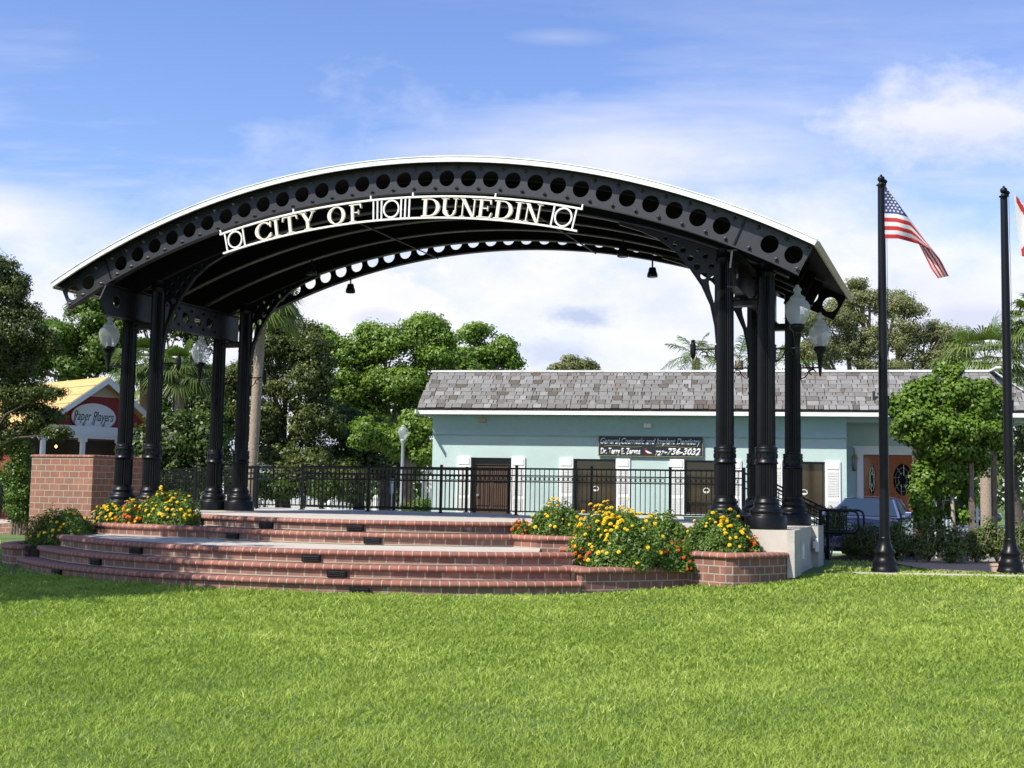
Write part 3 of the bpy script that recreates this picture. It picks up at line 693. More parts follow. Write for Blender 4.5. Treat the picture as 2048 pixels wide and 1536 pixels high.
for su, sv, lb in ((-1, -1, 'frosted acorn lantern on the outer side of the front left column pair'), (-1, 1, 'frosted acorn lantern between the two left column pairs, on the rear pair'),
                   (1, -1, 'largest frosted acorn lantern, right of the front right column pair'), (1, 1, 'frosted acorn lantern farthest right, beside the rear right column pair')):
    q = l0 if k == 0 else copy_tree(l0); k += 1
    q.location = L(su * 7.0, sv * 1.582, 3.98); q.rotation_euler = (0, 0, YAW + (math.pi if su > 0 else 0)); tag(q, lb, 'lantern', 'frosted acorn lanterns on the columns')
def armthing():
    e = thing('bracket_arm', None, 'bracket arm')
    b = MB(); b.tube([(0, 0, 0), (.40, 0, 0)], .014, 8); b.box((.388, 0, -.06), (.025, .05, .26)); scroll(b, .1, .38, 0, .009); b.build('arm', M_['black'], e)
    b = MB(); b.lathe([(.01, -.17), (.035, -.13), (.05, -.06), (.052, .06), (.04, .11), (.03, .14), (.045, .15), (.02, .17)], n=16); b.build('end_post', M_['black'], e)
    return e
a0 = armthing(); k = 0
for su, sv, lb in ((-1, -1, 'black scroll bracket arm on the inner column of the front left pair'), (-1, 1, 'black scroll bracket arm on the rear left inner column, before the palm trunk'),
                   (1, -1, 'black scroll bracket arm on the inner column of the front right pair'), (1, 1, 'black scroll bracket arm on the inner column of the rear right pair')):
    q = a0 if k == 0 else copy_tree(a0); k += 1
    q.location = L(su * 5.25, sv * 1.582, 4.0); q.rotation_euler = (0, 0, YAW + (math.pi if su < 0 else 0)); tag(q, lb, 'bracket arm', 'scroll bracket arms on the inner columns')

# ================================================================ STAGE
stage = thing('stage', 'round tiered brick and concrete stage with curved steps under the pavilion', 'stage', PO, YAW)
SCU, SCV = -1.25, 2.0
def arcp(Rr, t0, t1, z, n=48): return [(SCU + Rr * math.sin(R(t0 + (t1 - t0) * k / n)), SCV - Rr * math.cos(R(t0 + (t1 - t0) * k / n)), z) for k in range(n + 1)]
NOSE = [(-.34, -.008), (-.10, 0), (0, 0), (.030, -.012), (.045, -.035), (.048, -.055), (.036, -.078), (.010, -.088), (-.03, -.09)]
def capsweep(name, path, parent, n_=NOSE):
    s = MB(); s.sweep(path, n_, smooth=True); return s.build(name, M_['nose'], parent)
STEPS = [(8.25, -43.5, 41, .2, -.15), (7.92, -40.5, 42.3, .4, .2), (7.58, -42, 42, .6, .4), (5.62, -21, 39.5, .8, .6), (5.15, -34, 42, 1.0, .8)]
for Rr, t0, t1, z, zb in STEPS:
    s = MB(); s.sweep(arcp(Rr - .045, t0, t1, zb), [(0, 0), (0, z - zb - .05)][::-1]); s.sweep(arcp(Rr - .30, t0, t1, zb), [(0, 0), (0, z - zb - .05)])
    # brick rows measured from the tread below
    o = s.build('step', M_['step'], stage)
    for l_ in o.data.uv_layers[0].data: l_.uv[1] = l_.uv[1] + .056
    capsweep('step_nosing', arcp(Rr - .04, t0, t1, z), o)
def slab(name, poly, z0, z1, m, parent=stage): s = MB(); s.prism([(p[0], p[1]) for p in poly], z0, z1); return s.build(name, m, parent)
slab('platform', arcp(4.92, -36, 46, 0) + [(3.4, -1.55), (6.08, -1.98), (6.88, -1.98), (6.88, 2.0), (5.3, 2.0), (5.3, 4.5), (-7.3, 4.5), (-7.3, -1.2), (-6.9, -1.93), (-5.2, -1.93), (-4.5, -1.75)], -.2, .992, M_['concrete'])
slab('landing', arcp(7.36, -41.5, 38.2, 0) + [(2.8, -2.3), (-1, -1), (-5.5, -2.2)], -.2, .592, M_['concrete'])
slab('foundation', arcp(7.7, -40, 39.6, 0) + [(2.5, -2.2), (-5.2, -2.3)], -.3, .36, M_['concrete2'])
slab('foundation', arcp(8.0, -43, 40.7, 0) + [(3, -2.4), (-5.4, -2.4)], -.3, .16, M_['concrete2'])
s = MB()
for v in (-1.582, 1.582): s.box((6.94, v, .62), (.115, .84, .752))
s.box((6.895, 0, .05), (.02, 3.9, .5)); s.build('column_footing', M_['concrete2'], stage)
# recessed step lights
def steplight(parent, Rr, t, z, w_=.30):
    u, v = SCU + Rr * math.sin(R(t)), SCV - Rr * math.cos(R(t)); b = MB()
    b.box((u, v, z), (w_, .05, .105), rz=R(t)); o = b.build('step_light', M_['black'], parent)
    b = MB()
    for q in range(3): b.box((u + .034 * math.sin(R(t)), v - .034 * math.cos(R(t)), z + .028 - q * .028), (w_ * .86, .02, .009), rz=R(t), rx=.5)
    b.build('louvre', M_['slate'], o); return o
def lightat(px, py, Rr, z):
    d = ray(px, py); best = None
    for q in range(-450, 450):
        t_ = q / 10; p = L(SCU + Rr * math.sin(R(t_)), SCV - Rr * math.cos(R(t_)), z); dd = Vector(CAM) + Vector(d) * (p.y / d[1]) - p; e_ = abs(dd.x)
        if best is None or e_ < best[0]: best = (e_, t_)
    return best[1]
for px, Rr, z in ((530, 5.15, .86), (709, 5.15, .86), (463, 5.62, .67), (745, 5.62, .67), (271, 7.58, .465), (624, 7.58, .465), (192, 7.92, .265), (675, 7.92, .265), (115, 8.25, .07), (722, 8.25, .045)):
    steplight(stage, Rr - .03, lightat(px, 1060, Rr, z), z)
# utility boxes on the concrete wall
for u, v, z in ((6.90, -1.0, .62), (6.90, 1.05, .66)):
    b = MB(); b.box((u + .09, v, z), (.05, .16, .24)); b.box((u + .045, v, z), (.05, .10, .12)); b.build('outlet_box', M_['sign_white'], stage)

# ---------------------------------------------------------------- brick planters
CAP = [(-.25, -.02), (-.22, 0), (0, 0), (.030, -.012), (.045, -.035), (.048, -.055), (.036, -.078), (.010, -.088), (-.03, -.09)]
def dens(path, n=6):
    out = []
    for i in range(len(path) - 1):
        for k in range(n): out.append(tuple(path[i][j] + (path[i + 1][j] - path[i][j]) * k / n for j in range(2)))
    return out + [tuple(path[-1])]
def planter(lb, path, z, soil, zs, zb=-.2):
    e = thing('brick_planter', lb, 'planter', PO, YAW, 'brick planters around the stage')
    P3_ = [(p[0], p[1], z) for p in path]
    s = MB(); s.sweep(P3_, [(-.20, -.05), (0, -.05), (0, zb - z)]); s.sweep(P3_, [(-.22, zb - z), (-.22, -.03)])
    o = s.build('wall', M_['wall'], e)
    for l_ in o.data.uv_layers[0].data: l_.uv[1] = l_.uv[1] + .02
    capsweep('coping', P3_, e, CAP)
    slab('soil', soil, zb, zs, M_['soil'], e); return e
arcA = [(p[0], p[1]) for p in arcp(8.22, 41, 57, 0, 12)]
planter('low front planter wall on the right, its coping level with the second step', [(2.95, -2.95)] + arcA, .405, [(3.0, -2.9)] + [(a_[0] - .15, a_[1] + .1) for a_ in arcA] + [(5.6, -2.3), (3.6, -2.4)], .33)
Bp = [(3.3, -2.72), (5.5, -2.76), (6.08, -3.0), (6.2, -2.98), (6.4, -2.80), (6.6, -2.53), (6.77, -2.25), (6.88, -1.97)]
planter('tall curved planter wall on the right ending at the concrete column footing', Bp, .645, [(3.4, -2.6), (5.5, -2.6), (6.05, -2.85), (6.3, -2.75), (6.7, -2.15), (6.6, -1.9), (3.5, -1.7)], .57)
planter('short upper planter wall on the right beside the top step', [(2.2, -2.25), (2.55, -2.42), (2.8, -2.5), (4.0, -2.3), (5.4, -2.15)], .805, [(2.4, -2.2), (2.8, -2.4), (5.3, -2.1), (5.9, -2.0), (3.4, -1.5), (2.5, -1.7)], .74)
planter('upper planter wall on the left beside the upper steps', [(-7.2, -1.6), (-6.95, -2.2), (-6.4, -2.68), (-5.6, -2.95), (-4.6, -3.10), (-3.9, -3.16), (-3.25, -3.22)], .805, [(-7.1, -1.6), (-6.8, -2.2), (-6.3, -2.6), (-4.6, -3.0), (-3.2, -3.15), (-3.4, -2.4), (-4.6, -1.75), (-5.2, -1.95), (-7.1, -1.95)], .74)
planter('low planter wall at the far left end of the steps, shaded', [(-7.75, -1.9), (-7.9, -2.5), (-7.8, -3.1), (-7.5, -3.7), (-7.15, -4.05), (-6.75, -4.25), (-6.5, -4.2)], .405, [(-7.7, -1.9), (-7.7, -3.0), (-7.0, -4.0), (-6.4, -4.1), (-5.8, -3.3), (-6.2, -2.5), (-7.1, -1.8)], .33)
# tall brick wall block on the left
tw = thing('brick_wall_block', 'tall square block of red brick wall left of the columns', 'wall', PO, YAW)
path = [(-8.20, .6, 2.17), (-9.85, .6, 2.17), (-9.85, -.5, 2.17), (-8.20, -.5, 2.17), (-8.20, 1.15, 2.17)]
path = [(-9.85, 1.2, 2.17), (-9.85, -.5, 2.17), (-8.17, -.5, 2.17), (-8.17, 1.35, 2.17)]
s = MB(); s.sweep(path, [(-.25, -.06), (0, -.06), (0, -2.2)]); s.sweep([(p[0], p[1], p[2]) for p in path], [(-.25, -2.2), (-.25, -.06)]); s.build('wall', M_['tall'], tw)
s = MB(); s.sweep(path, [(-.27, -.06), (-.27, -.012), (-.22, 0), (-.03, 0), (.015, -.012), (.022, -.03), (.022, -.05), (.0, -.062)]); s.build('coping', M_['nose'], tw)
s = MB(); s.prism([(-9.6, -.25), (-8.42, -.25), (-8.42, 1.2), (-9.6, 1.2)], 1.9, 2.0); s.build('top_slab', M_['concrete'], tw)
# ---------------------------------------------------------------- marigold bushes
def smallleaf(V0, N, size, aspect, mat_, name, parent, tint, droop=0.0):
    """leaf quads: centres V0 (n,3), normals N, sizes"""
    n = len(V0); N = N / np.maximum(1e-6, np.linalg.norm(N, axis=1, keepdims=True))
    rnd = rng.normal(size=(n, 3)); T = np.cross(N, rnd); T /= np.maximum(1e-6, np.linalg.norm(T, axis=1, keepdims=True)); B = np.cross(N, T)
    s = np.asarray(size).reshape(-1, 1) * np.ones((n, 1))
    a, b = T * s * .5, B * s * .5 * aspect; D = N * s * .12
    V = np.stack([V0 - a, V0 - a * .1 + b + D, V0 + a, V0 - a * .1 - b + D], 1).reshape(-1, 3)
    F = np.arange(n * 4).reshape(-1, 4)
    return np_mesh(name, V, F, mat_, parent, tint=np.repeat(tint, 4))
bl_me = {}
def blossom_mesh(kind):
    if kind in bl_me: return bl_me[kind]
    b = MB()
    for ring_, (r, z, nn, tilt) in enumerate(((.040, 0, 9, .35), (.028, .012, 7, .8), (.014, .02, 5, 1.2))):
        for k in range(nn):
            q = 2 * math.pi * (k + .5 * ring_) / nn; c, s_ = math.cos(q), math.sin(q); w_ = r * .48
            z1 = z + math.sin(tilt) * r * .5; rr = r * math.cos(tilt * .5)
            b._add([(0, 0, z), (c * rr * .7 - s_ * w_, s_ * rr * .7 + c * w_, (z + z1) / 2 + .004), (c * rr, s_ * rr, z1), (c * rr * .7 + s_ * w_, s_ * rr * .7 - c * w_, (z + z1) / 2 + .004)], [(0, 1, 2, 3)])
    me = bpy.data.meshes.new('blossom'); me.from_pydata(b.v, [], b.f); me.materials.append(M_[kind]); bl_me[kind] = me; return me
def bush(lb, u, v, z, ru, rv, h, nl, blooms, tint0=.45, lo=0):
    e = thing('marigold_bush', lb, 'flower bush', L(u, v, z), YAW, 'marigold bushes in the brick planters')
    n = int(nl * 2.0); q = rng.random(n) * 2 * math.pi; el = np.arccos(1 - rng.random(n) * .98)   # from top to low sides
    lump = 1 + .16 * np.sin(3 * q + u * 3) * np.sin(2 * el + v) + .13 * np.sin(7 * q + 2) * np.sin(5 * el)
    rr = (rng.random(n) ** .22) * lump
    D = np.stack([np.sin(el) * np.cos(q), np.sin(el) * np.sin(q), np.cos(el)], 1)
    P = D * rr[:, None] * np.array([ru, rv, h]); P[:, 2] = np.maximum(P[:, 2], .01)
    N = D + rng.normal(0, .7, (n, 3)); N[:, 2] += .3
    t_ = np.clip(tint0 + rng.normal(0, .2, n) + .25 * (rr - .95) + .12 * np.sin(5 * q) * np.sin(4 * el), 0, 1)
    smallleaf(P, N, rng.uniform(.035, .078, n), .45, LM['marigold'], 'foliage', e, t_)
    s = MB()
    for k in range(9):
        a_ = 2 * math.pi * k / 9; s.tube([(.05 * math.cos(a_), .05 * math.sin(a_), 0), (ru * .6 * math.cos(a_), rv * .6 * math.sin(a_), h * .75)], .006, 4)
    s.build('stems', LM['marigold'], e)
    for kind, cnt, (q0, q1), (e0, e1) in blooms:
        cnt = min(95, int(cnt * 1.9))
        for k in range(cnt):
            a_ = R(random.uniform(q0, q1)); b_ = R(random.uniform(e0, e1)); d = Vector((math.sin(b_) * math.cos(a_), math.sin(b_) * math.sin(a_), math.cos(b_)))
            lp = 1 + .16 * math.sin(3 * a_ + u * 3) * math.sin(2 * b_ + v) + .13 * math.sin(7 * a_ + 2) * math.sin(5 * b_)
            o = bpy.data.objects.new('blossom', blossom_mesh(kind)); COL.objects.link(o); o.parent = e
            f_ = lp * random.uniform(1.0, 1.10); o.location = (d.x * ru * f_, d.y * rv * f_, max(.04, d.z * h * f_))
            dd = (d + Vector((0, -.35, .35))).normalized(); o.rotation_euler = dd.to_track_quat('Z', 'Y').to_euler(); sc_ = random.uniform(.5, 1.0); o.scale = (sc_,) * 3
def bushpx(lb, x0, x1, ytop, ybase, z, vv, nl, blooms, depth=None, tint0=.45):
    """photo extents -> local position on the plane v = vv"""
    d = ray((x0 + x1) / 2, ybase); n_ = np.array(PV); t_ = (vv - (CAM - np.array(PO)) @ n_) / (d @ n_)
    p = CAM + d * t_; u, v = toL(p[0], p[1]); Y = p[1]; wid = (x1 - x0) / FPX * Y; hh = (ybase - ytop) / FPX * Y
    bush(lb, u, v, z, wid / 2, depth or wid * .42, hh, nl, blooms, tint0)
Yp, Op = 'yellow_petal', 'orange_petal'
FR = (200, 340)
bushpx('largest marigold bush, thick with yellow flowers on top, in the low right planter', 1136, 1335, 1014, 1126, .33, -3.15, 7500, [(Yp, 48, (190, 350), (8, 50)), (Yp, 12, (200, 340), (55, 85)), (Op, 6, (195, 255), (45, 80))], .55)
bushpx('small marigold bush with orange flowers at the right end of the low planter', 1312, 1390, 1074, 1124, .33, -2.85, 1700, [(Op, 9, FR, (20, 85))], .3)
bushpx('marigold bush beside the top step with a few yellow flowers on its crown', 1058, 1170, 1000, 1066, .74, -1.95, 4200, [(Yp, 14, (180, 340), (5, 75))], .4)
bushpx('sparse small orange marigold at the left edge of the right hand flowers', 1022, 1066, 1034, 1068, .74, -2.1, 600, [(Op, 7, FR, (10, 80))], .2)
bushpx('marigold bush behind the largest one with scattered yellow flowers', 1165, 1290, 1005, 1060, .74, -1.75, 4000, [(Yp, 20, (180, 350), (5, 60))], .4)
bushpx('plain green marigold bush without open flowers against the fence', 1268, 1382, 1006, 1078, .57, -2.0, 4200, [(Yp, 3, FR, (10, 60))], .4, .5)
bushpx('marigold bush in front of the right columns with yellow flowers at its right side', 1362, 1508, 1022, 1098, .57, -2.1, 5600, [(Yp, 16, (250, 350), (10, 65)), (Yp, 5, FR, (30, 80))], .42)
bushpx('tiny orange marigold at the foot of the concrete column footing', 1490, 1524, 1066, 1098, .57, -2.1, 500, [(Op, 6, FR, (10, 80))], .14)
bushpx('shaded dark marigold bush at the far left of the steps', 56, 198, 1012, 1084, .33, -3.3, 6500, [(Yp, 26, (180, 350), (15, 80))], .6, .38)
bushpx('marigold bush with bright yellow flowers between the dark bush and the orange ones', 186, 252, 1004, 1046, .74, -2.5, 1700, [(Yp, 22, FR, (10, 85))], .3)
bushpx('marigold clump thick with deep orange flowers in the left planter', 228, 302, 1000, 1048, .74, -2.6, 1700, [(Op, 14, FR, (10, 85)), (Yp, 5, FR, (10, 85))], .28)
bushpx('wide marigold bush with yellow flowers beside the left columns', 262, 410, 982, 1046, .74, -2.45, 5200, [(Yp, 32, (180, 355), (10, 75)), (Op, 5, (180, 230), (20, 70))], .4)

# ================================================================ FENCES
def fence(name, label, cat, pts, z0f, h, posts=True, ph=1.12, rings=True, group=None, gap=.115, parent=None):
    """pts: local (u,v,z) list, pickets between; one thing with a post part each"""
    e = parent or thing(name, label, cat, PO, YAW, group)
    for i in range(len(pts) - 1):
        p, q = Vector(pts[i]), Vector(pts[i + 1]); d = q - p; Ln = math.hypot(d.x, d.y); a = math.atan2(d.y, d.x); g = MB()
        for hh, r in ((h, .02), (h - .16, .013), (h - .30, .013), (.09, .015)):
            g._add([p + Vector((0, 0, hh)) + Vector((-math.sin(a), math.cos(a), 0)) * s1 * r + Vector((0, 0, s2 * r)) for s1, s2 in ((-1, -1), (1, -1), (1, 1), (-1, 1))] +
                   [q + Vector((0, 0, hh)) + Vector((-math.sin(a), math.cos(a), 0)) * s1 * r + Vector((0, 0, s2 * r)) for s1, s2 in ((-1, -1), (1, -1), (1, 1), (-1, 1))],
                   [(0, 1, 5, 4), (1, 2, 6, 5), (2, 3, 7, 6), (3, 0, 4, 7)])
        n = max(1, round(Ln / gap))
        for k in range(1, n):
            c = p + d * (k / n); g.box((c.x, c.y, c.z + (h + .08) / 2), (.016, .016, h - .10), rz=a)
            if rings:
                m_ = p + d * ((k + .5) / n) if k < n - 1 else None
                if m_:
                    o1 = circ(0, 0, .052, 12); o2 = circ(0, 0, .040, 12)
                    g.ring(o1, o2, -.006, .006, lambda a_, b_, c_, m_=m_: (m_.x + a_ * math.cos(a) - c_ * math.sin(a), m_.y + a_ * math.sin(a) + c_ * math.cos(a), m_.z + h - .23 + b_))
        g.build('railing_panel', M_['black'], e)
    if posts:
        for p in pts:
            g = MB(); g.box((p[0], p[1], p[2] + ph / 2), (.055, .055, ph)); g.box((p[0], p[1], p[2] + ph + .012), (.07, .07, .024), taper=.6); g.box((p[0], p[1], p[2] + .01), (.11, .11, .02)); g.build('post', M_['black'], e)
    return e
def uat(px, v, z):   # local u where pixel column px meets the line v at height z
    lo, hi = -25.0, 15.0
    for _ in range(50):
        m_ = (lo + hi) / 2; p = L(m_, v, z); x = p.x - 0; d = Vector((p.x, p.y, p.z - EYE))
        zc_ = d.dot(Vector(fw)); xx = 1024 + FPX * (cr * (d.dot(Vector(rt)) / zc_) - sr * (-d.dot(Vector(up)) / zc_))
        if xx < px: lo = m_
        else: hi = m_
    return m_
us = [uat(x, 4.35, 1.0) for x in (603, 736, 881, 1032, 1183, 1340, 1487)]
fence('iron_fence', 'black iron fence with ring band along the rear edge of the stage', 'fence', [(u, 4.35, .99) for u in us], 0, 1.07)
# ramp slab and its fences on the left
ramp = thing('access_ramp', 'low concrete access ramp rising behind the tall brick wall on the left', 'ramp', PO, YAW)
s = MB(); rp = [(-24, .42), (-16, .45), (-8.2, .99), (-7.31, .99)]
for i in range(3):
    (a_, za), (b_, zb_) = rp[i], rp[i + 1]
    s._add([(a_, 4.7, za), (b_, 4.7, zb_), (b_, 6.3, zb_), (a_, 6.3, za), (a_, 4.7, 0), (b_, 4.7, 0), (b_, 6.3, 0), (a_, 6.3, 0)], [(0, 1, 2, 3), (4, 5, 1, 0), (7, 6, 2, 3), (0, 3, 7, 4), (1, 5, 6, 2)])
s.build('slab', M_['concrete'], ramp)
s = MB(); s.sweep([(-24, 4.66, .34), (-16, 4.66, .37), (-8.2, 4.66, .9)], [(0, 0), (0, -.9)][::1]); s.build('edge_wall', M_['wall'], ramp)
s = MB(); s.prism([(-7.3, 4.5), (-1.0, 4.5), (-1.0, 6.3), (-7.3, 6.3)], -.1, .985); s.build('slab', M_['concrete'], ramp)
def rz_(u): return .42 + .03 * max(0, (u + 24) / 8) if u < -16 else (.45 + (u + 16) / 7.8 * .54 if u < -8.2 else .99)
fence('iron_fence', 'black iron fence on the near edge of the ramp, left of the tall brick wall', 'fence', [(u, 4.8, rz_(u)) for u in (-17.5, -15.4, -13.3, -11.2, -9.3, -7.4)], 0, 1.07, rings=False)
fence('iron_fence', 'black iron fence on the far edge of the ramp behind the left columns', 'fence', [(u, 6.2, rz_(u)) for u in (-17.3, -15.0, -12.8, -10.6, -8.4, -6.3, -4.2, -2.2, -1.05)], 0, 1.07, rings=False)
hr = thing('handrail', 'black round handrail loop beside the inner left column', 'handrail', PO, YAW)
s = MB(); u0 = uat(515, 4.0, 1.9); u1 = uat(547, 4.0, 1.9)
s.tube([(u0 - .9, 4.0, 1.96), (u0, 4.0, 2.06), (u1 - .04, 4.0, 2.06), (u1, 4.0, 2.02), (u1, 4.0, 1.78), (u1 - .04, 4.0, 1.74), (u0, 4.0, 1.72)], .022, 8); s.build('rail', M_['black'], hr)
s = MB(); s.tube([(u0, 4.0, .99), (u0, 4.0, 2.06)], .028, 8); s.build('post', M_['black'], hr)
# side stair with railings on the right
st = thing('side_stair', 'concrete side stair descending to the right behind the columns', 'stair', PO, YAW)
for k in range(4):
    s = MB(); s.prism([(5.3 + .36 * k, 2.95), (5.3 + .36 * (k + 1), 2.95), (5.3 + .36 * (k + 1), 4.5), (5.3 + .36 * k, 4.5)], -.1, .83 - .155 * k); s.build('tread', M_['concrete2'], st)
for v, lb in ((4.35, 'black iron stair railing on the far side of the side stair'), (3.05, 'black iron stair railing on the near side, ending in a post on the lawn')):
    e = thing('stair_railing', lb, 'railing', PO, YAW, 'stair railings of the side stair')
    fence('', '', '', [(5.3, v, 1.0), (6.82, v, .27)], 0, 1.0, posts=False, rings=False, parent=e)
    for u, z in ((5.3, .98), (6.82, .15)):
        s = MB(); s.box((u, v, z + .56), (.055, .055, 1.12)); s.build('post', M_['black'], e)
    s = MB(); s.tube([(6.82, v, 1.27), (7.45, v, 1.27), (7.52, v, 1.24), (7.55, v, 1.17), (7.55, v, .92), (7.50, v, .85), (7.4, v, .83), (6.82, v, .83)], .022, 8)
    s.tube([(7.2, v, 1.27), (7.2, v, .83)], .016, 6); s.build('handrail_loop', M_['black'], e)

# ================================================================ FLAGPOLES AND FLAGS
def flagpole(px, py, ptop, lb):
    b = Zp(px, py, .25); e = thing('flagpole', lb, 'flagpole', b, 0, 'black flagpoles')
    h = None
    p = W(px, ptop, b.y); h = p.z - b.z
    s = MB(); s.lathe([(.23, 0), (.235, .06), (.215, .09), (.20, .16), (.215, .19), (.17, .24), (.155, .32), (.18, .345), (.182, .37), (.13, .43), (.105, .52), (.098, .58), (.105, .60), (.09, .62)], n=28); s.build('base', M_['black'], e)
    s = MB(); s.lathe([(.085, .60), (.083, 1.5), (.078, 3.8), (.062, h - .28), (.062, h - .21), (.085, h - .20), (.085, h - .185), (.05, h - .175), (.05, h - .15)], n=24); s.build('shaft', M_['black'], e)
    s = MB(); s.lathe([(.02, h - .15), (.055, h - .12), (.065, h - .085), (.055, h - .05), (.02, h - .03), (.022, h - .01), (.01, h)], n=16); s.lathe([(.012, h - .17), (.04, h - .13), (.012, h - .09)], c=(.075, 0, 0), n=10)
    s.build('finial', M_['black'], e)
    s = MB(); s.box((.075, -.02, 2.95), (.03, .04, .22)); s.tube([(.09, -.04, 3.0), (.085, -.01, h - .14)], .004, 5); s.build('halyard_cleat', M_['black'], e)
    return e, b, h
fp1, b1, h1 = flagpole(1770, 1146, 349, 'black flagpole on the left carrying the striped national flag')
fp2, b2, h2 = flagpole(2022, 1148, 372, 'black flagpole at the right edge carrying the white and red state flag')
def flagmesh(name, Tc, Bf, Bb, foldf, Y, colour, ns=56, nt=26, stars=None, amp=.05):
    def ip(C, s_):
        for (a, p), (b, q) in zip(C, C[1:]):
            if s_ <= b: f = (s_ - a) / (b - a); return (p[0] + (q[0] - p[0]) * f, p[1] + (q[1] - p[1]) * f)
        return C[-1][1]
    def pos(s_, t_):
        tf = foldf(s_); T = ip(Tc, s_); Bq = ip(Bf, s_); Bk = ip(Bb, s_)
        if t_ >= tf: f = (t_ - tf) / max(1e-6, 1 - tf); x, y = T[0] + (Bq[0] - T[0]) * f, T[1] + (Bq[1] - T[1]) * f; dep = -.03 - .07 * math.sin(math.pi * f) * min(1, s_ * 2)
        else: f = (tf - t_) / max(1e-6, tf); f2 = f * min(1, tf * 2); x, y = T[0] + (Bk[0] - T[0]) * f2, T[1] + (Bk[1] - T[1]) * f2; dep = .03 + .10 * math.sin(math.pi * min(1, f2 + .1)) * min(1, s_ * 2)
        dep += amp * math.sin(s_ * 11 + t_ * 3.0) * min(1, s_ * 3) - .12 * s_
        return W(x, y, Y + dep)
    V = [pos(i / ns, j / nt) for i in range(ns + 1) for j in range(nt + 1)]; F = []; mi = []
    for i in range(ns):
        for j in range(nt): q = i * (nt + 1) + j; F.append((q, q + nt + 1, q + nt + 2, q + 1)); mi.append(colour((i + .5) / ns, (j + .5) / nt))
    ms = [M_['red'], M_['flagwhite'], M_['blue']]; c0 = W(*Tc[0][1], Y)
    V = [v - c0 for v in V]
    sv, sf = [], []
    if stars:
        for (s_, t_) in stars:
            p = pos(s_, t_) - c0; ds = (pos(min(1, s_ + .01), t_) - pos(s_, t_)) / .01; dt = (pos(s_, min(1, t_ + .01)) - pos(s_, t_)) / .01
            nn = ds.cross(dt).normalized() * .004; ds.normalize(); dt.normalize()
            for sd in (-1, 1):
                b_ = len(V) + len(sv)
                for k in range(10):
                    rr = .026 if k % 2 == 0 else .012; a_ = 2 * math.pi * k / 10; sv.append(p + nn * sd + ds * rr * math.sin(a_) - dt * rr * math.cos(a_))
                sv.append(p + nn * sd)
                for k in range(10): sf.append((b_ + k, b_ + (k + 1) % 10, b_ + 10, b_ + 10)); 
    me = bpy.data.meshes.new(name); me.from_pydata([tuple(v) for v in V + sv], [], F + [f[:3] for f in sf])
    for m_ in ms: me.materials.append(m_)
    me.polygons.foreach_set('material_index', mi + [1] * len(sf)); me.polygons.foreach_set('use_smooth', [True] * (len(F) + len(sf)))
    o = bpy.data.objects.new(name, me); COL.objects.link(o); o.location = c0; return o
def us_c(s_, t_):
    if s_ < .4 and t_ < 7 / 13: return 2
    return int(t_ * 13) % 2
stars = [((r + 1) / 10 * 7 / 13 * 0 + (.4 * (c + 1) / 12), 7 / 13 * (r + 1) / 10) for r in range(9) for c in range(11) if (r + c) % 2 == 0]
f1 = flagmesh('flag', [(0, (1768, 368)), (.2, (1790, 398)), (.4, (1815, 432)), (.6, (1847, 476)), (.8, (1879, 516)), (1, (1898, 552))],
     [(0, (1769, 477)), (.2, (1796, 477)), (.4, (1822, 484)), (.5, (1837, 488)), (.7, (1864, 502)), (.85, (1884, 524)), (1, (1898, 553))],
     [(0, (1768, 370)), (.3, (1810, 470)), (.5, (1838, 489)), (.7, (1851, 515)), (.85, (1862, 537)), (1, (1876, 557))], lambda s_: min(.56, s_ * 1.3), b1.y - .02, us_c, stars=stars, ns=60, nt=52)
tag(f1, 'striped national flag with blue starred canton hanging from the left flagpole', 'flag', 'flags on the flagpoles')
def fl_c(s_, t_):
    d1 = abs(t_ - s_); d2 = abs(t_ - (1 - s_)); return 0 if (min(d1, d2) < .085 and s_ > .03) else 1
f2 = flagmesh('flag', [(0, (2027, 386)), (.2, (2052, 412)), (.4, (2078, 440)), (1, (2150, 545))], [(0, (2040, 512)), (.2, (2060, 515)), (.4, (2084, 524)), (1, (2160, 590))],
     [(0, (2027, 388)), (1, (2150, 560))], lambda s_: 0, b2.y - .02, fl_c, ns=52, nt=40)
tag(f2, 'white flag with red diagonal bars, cut off by the right edge', 'flag', 'flags on the flagpoles')

# ================================================================ CLINIC BUILDING
BYAW = R(-10.5); BO = W(865, 900, 32.6); BO.z = 0
BU = Vector((math.cos(BYAW), math.sin(BYAW), 0)); BV = Vector((-math.sin(BYAW), math.cos(BYAW), 0))
def bw(px, py, b=0.0):
    """photo pixel -> (a along wall, z) on the plane b behind the front wall"""
    d = Vector(ray(px, py)); C0 = Vector(CAM); t_ = ((BO + BV * b - C0).dot(BV)) / d.dot(BV); p = C0 + d * t_; return (p - BO).dot(BU), p.z
clin = thing('clinic_building', 'low pale teal clinic building with grey shingled mansard roof and white shutters', 'building', BO, BYAW)
AR = bw(1693, 900)[0]; ZE = bw(1200, 831)[1]; AE = bw(2062, 830)[0] + .35
WINS = [(942, 1022, 'd'), (1147, 1231, 'w'), (1369, 1453, 'w'), (1565, 1650, 'w')]
zt = bw(1190, 918)[1]; zb_ = 1.02
s = MB(); a_ = 0.0; T = .25; zw = ZE + .12
def wbox(a0, a1, z0, z1, b0=0, b1=T): s.box(((a0 + a1) / 2, (b0 + b1) / 2, (z0 + z1) / 2), (a1 - a0, b1 - b0, z1 - z0))
for x0, x1, k in WINS:
    p0, p1 = bw(x0, 960)[0], bw(x1, 960)[0]; wbox(a_, p0, -.2, zw); wbox(p0, p1, zt, zw)
    if k == 'w': wbox(p0, p1, -.2, zb_)
    else: wbox(p0, p1, -.2, .35)
    a_ = p1
wbox(a_, AR, -.2, zw)
wbox(AR - .25, AR, -.2, zw, T, 1.2)                      # return of the entrance recess
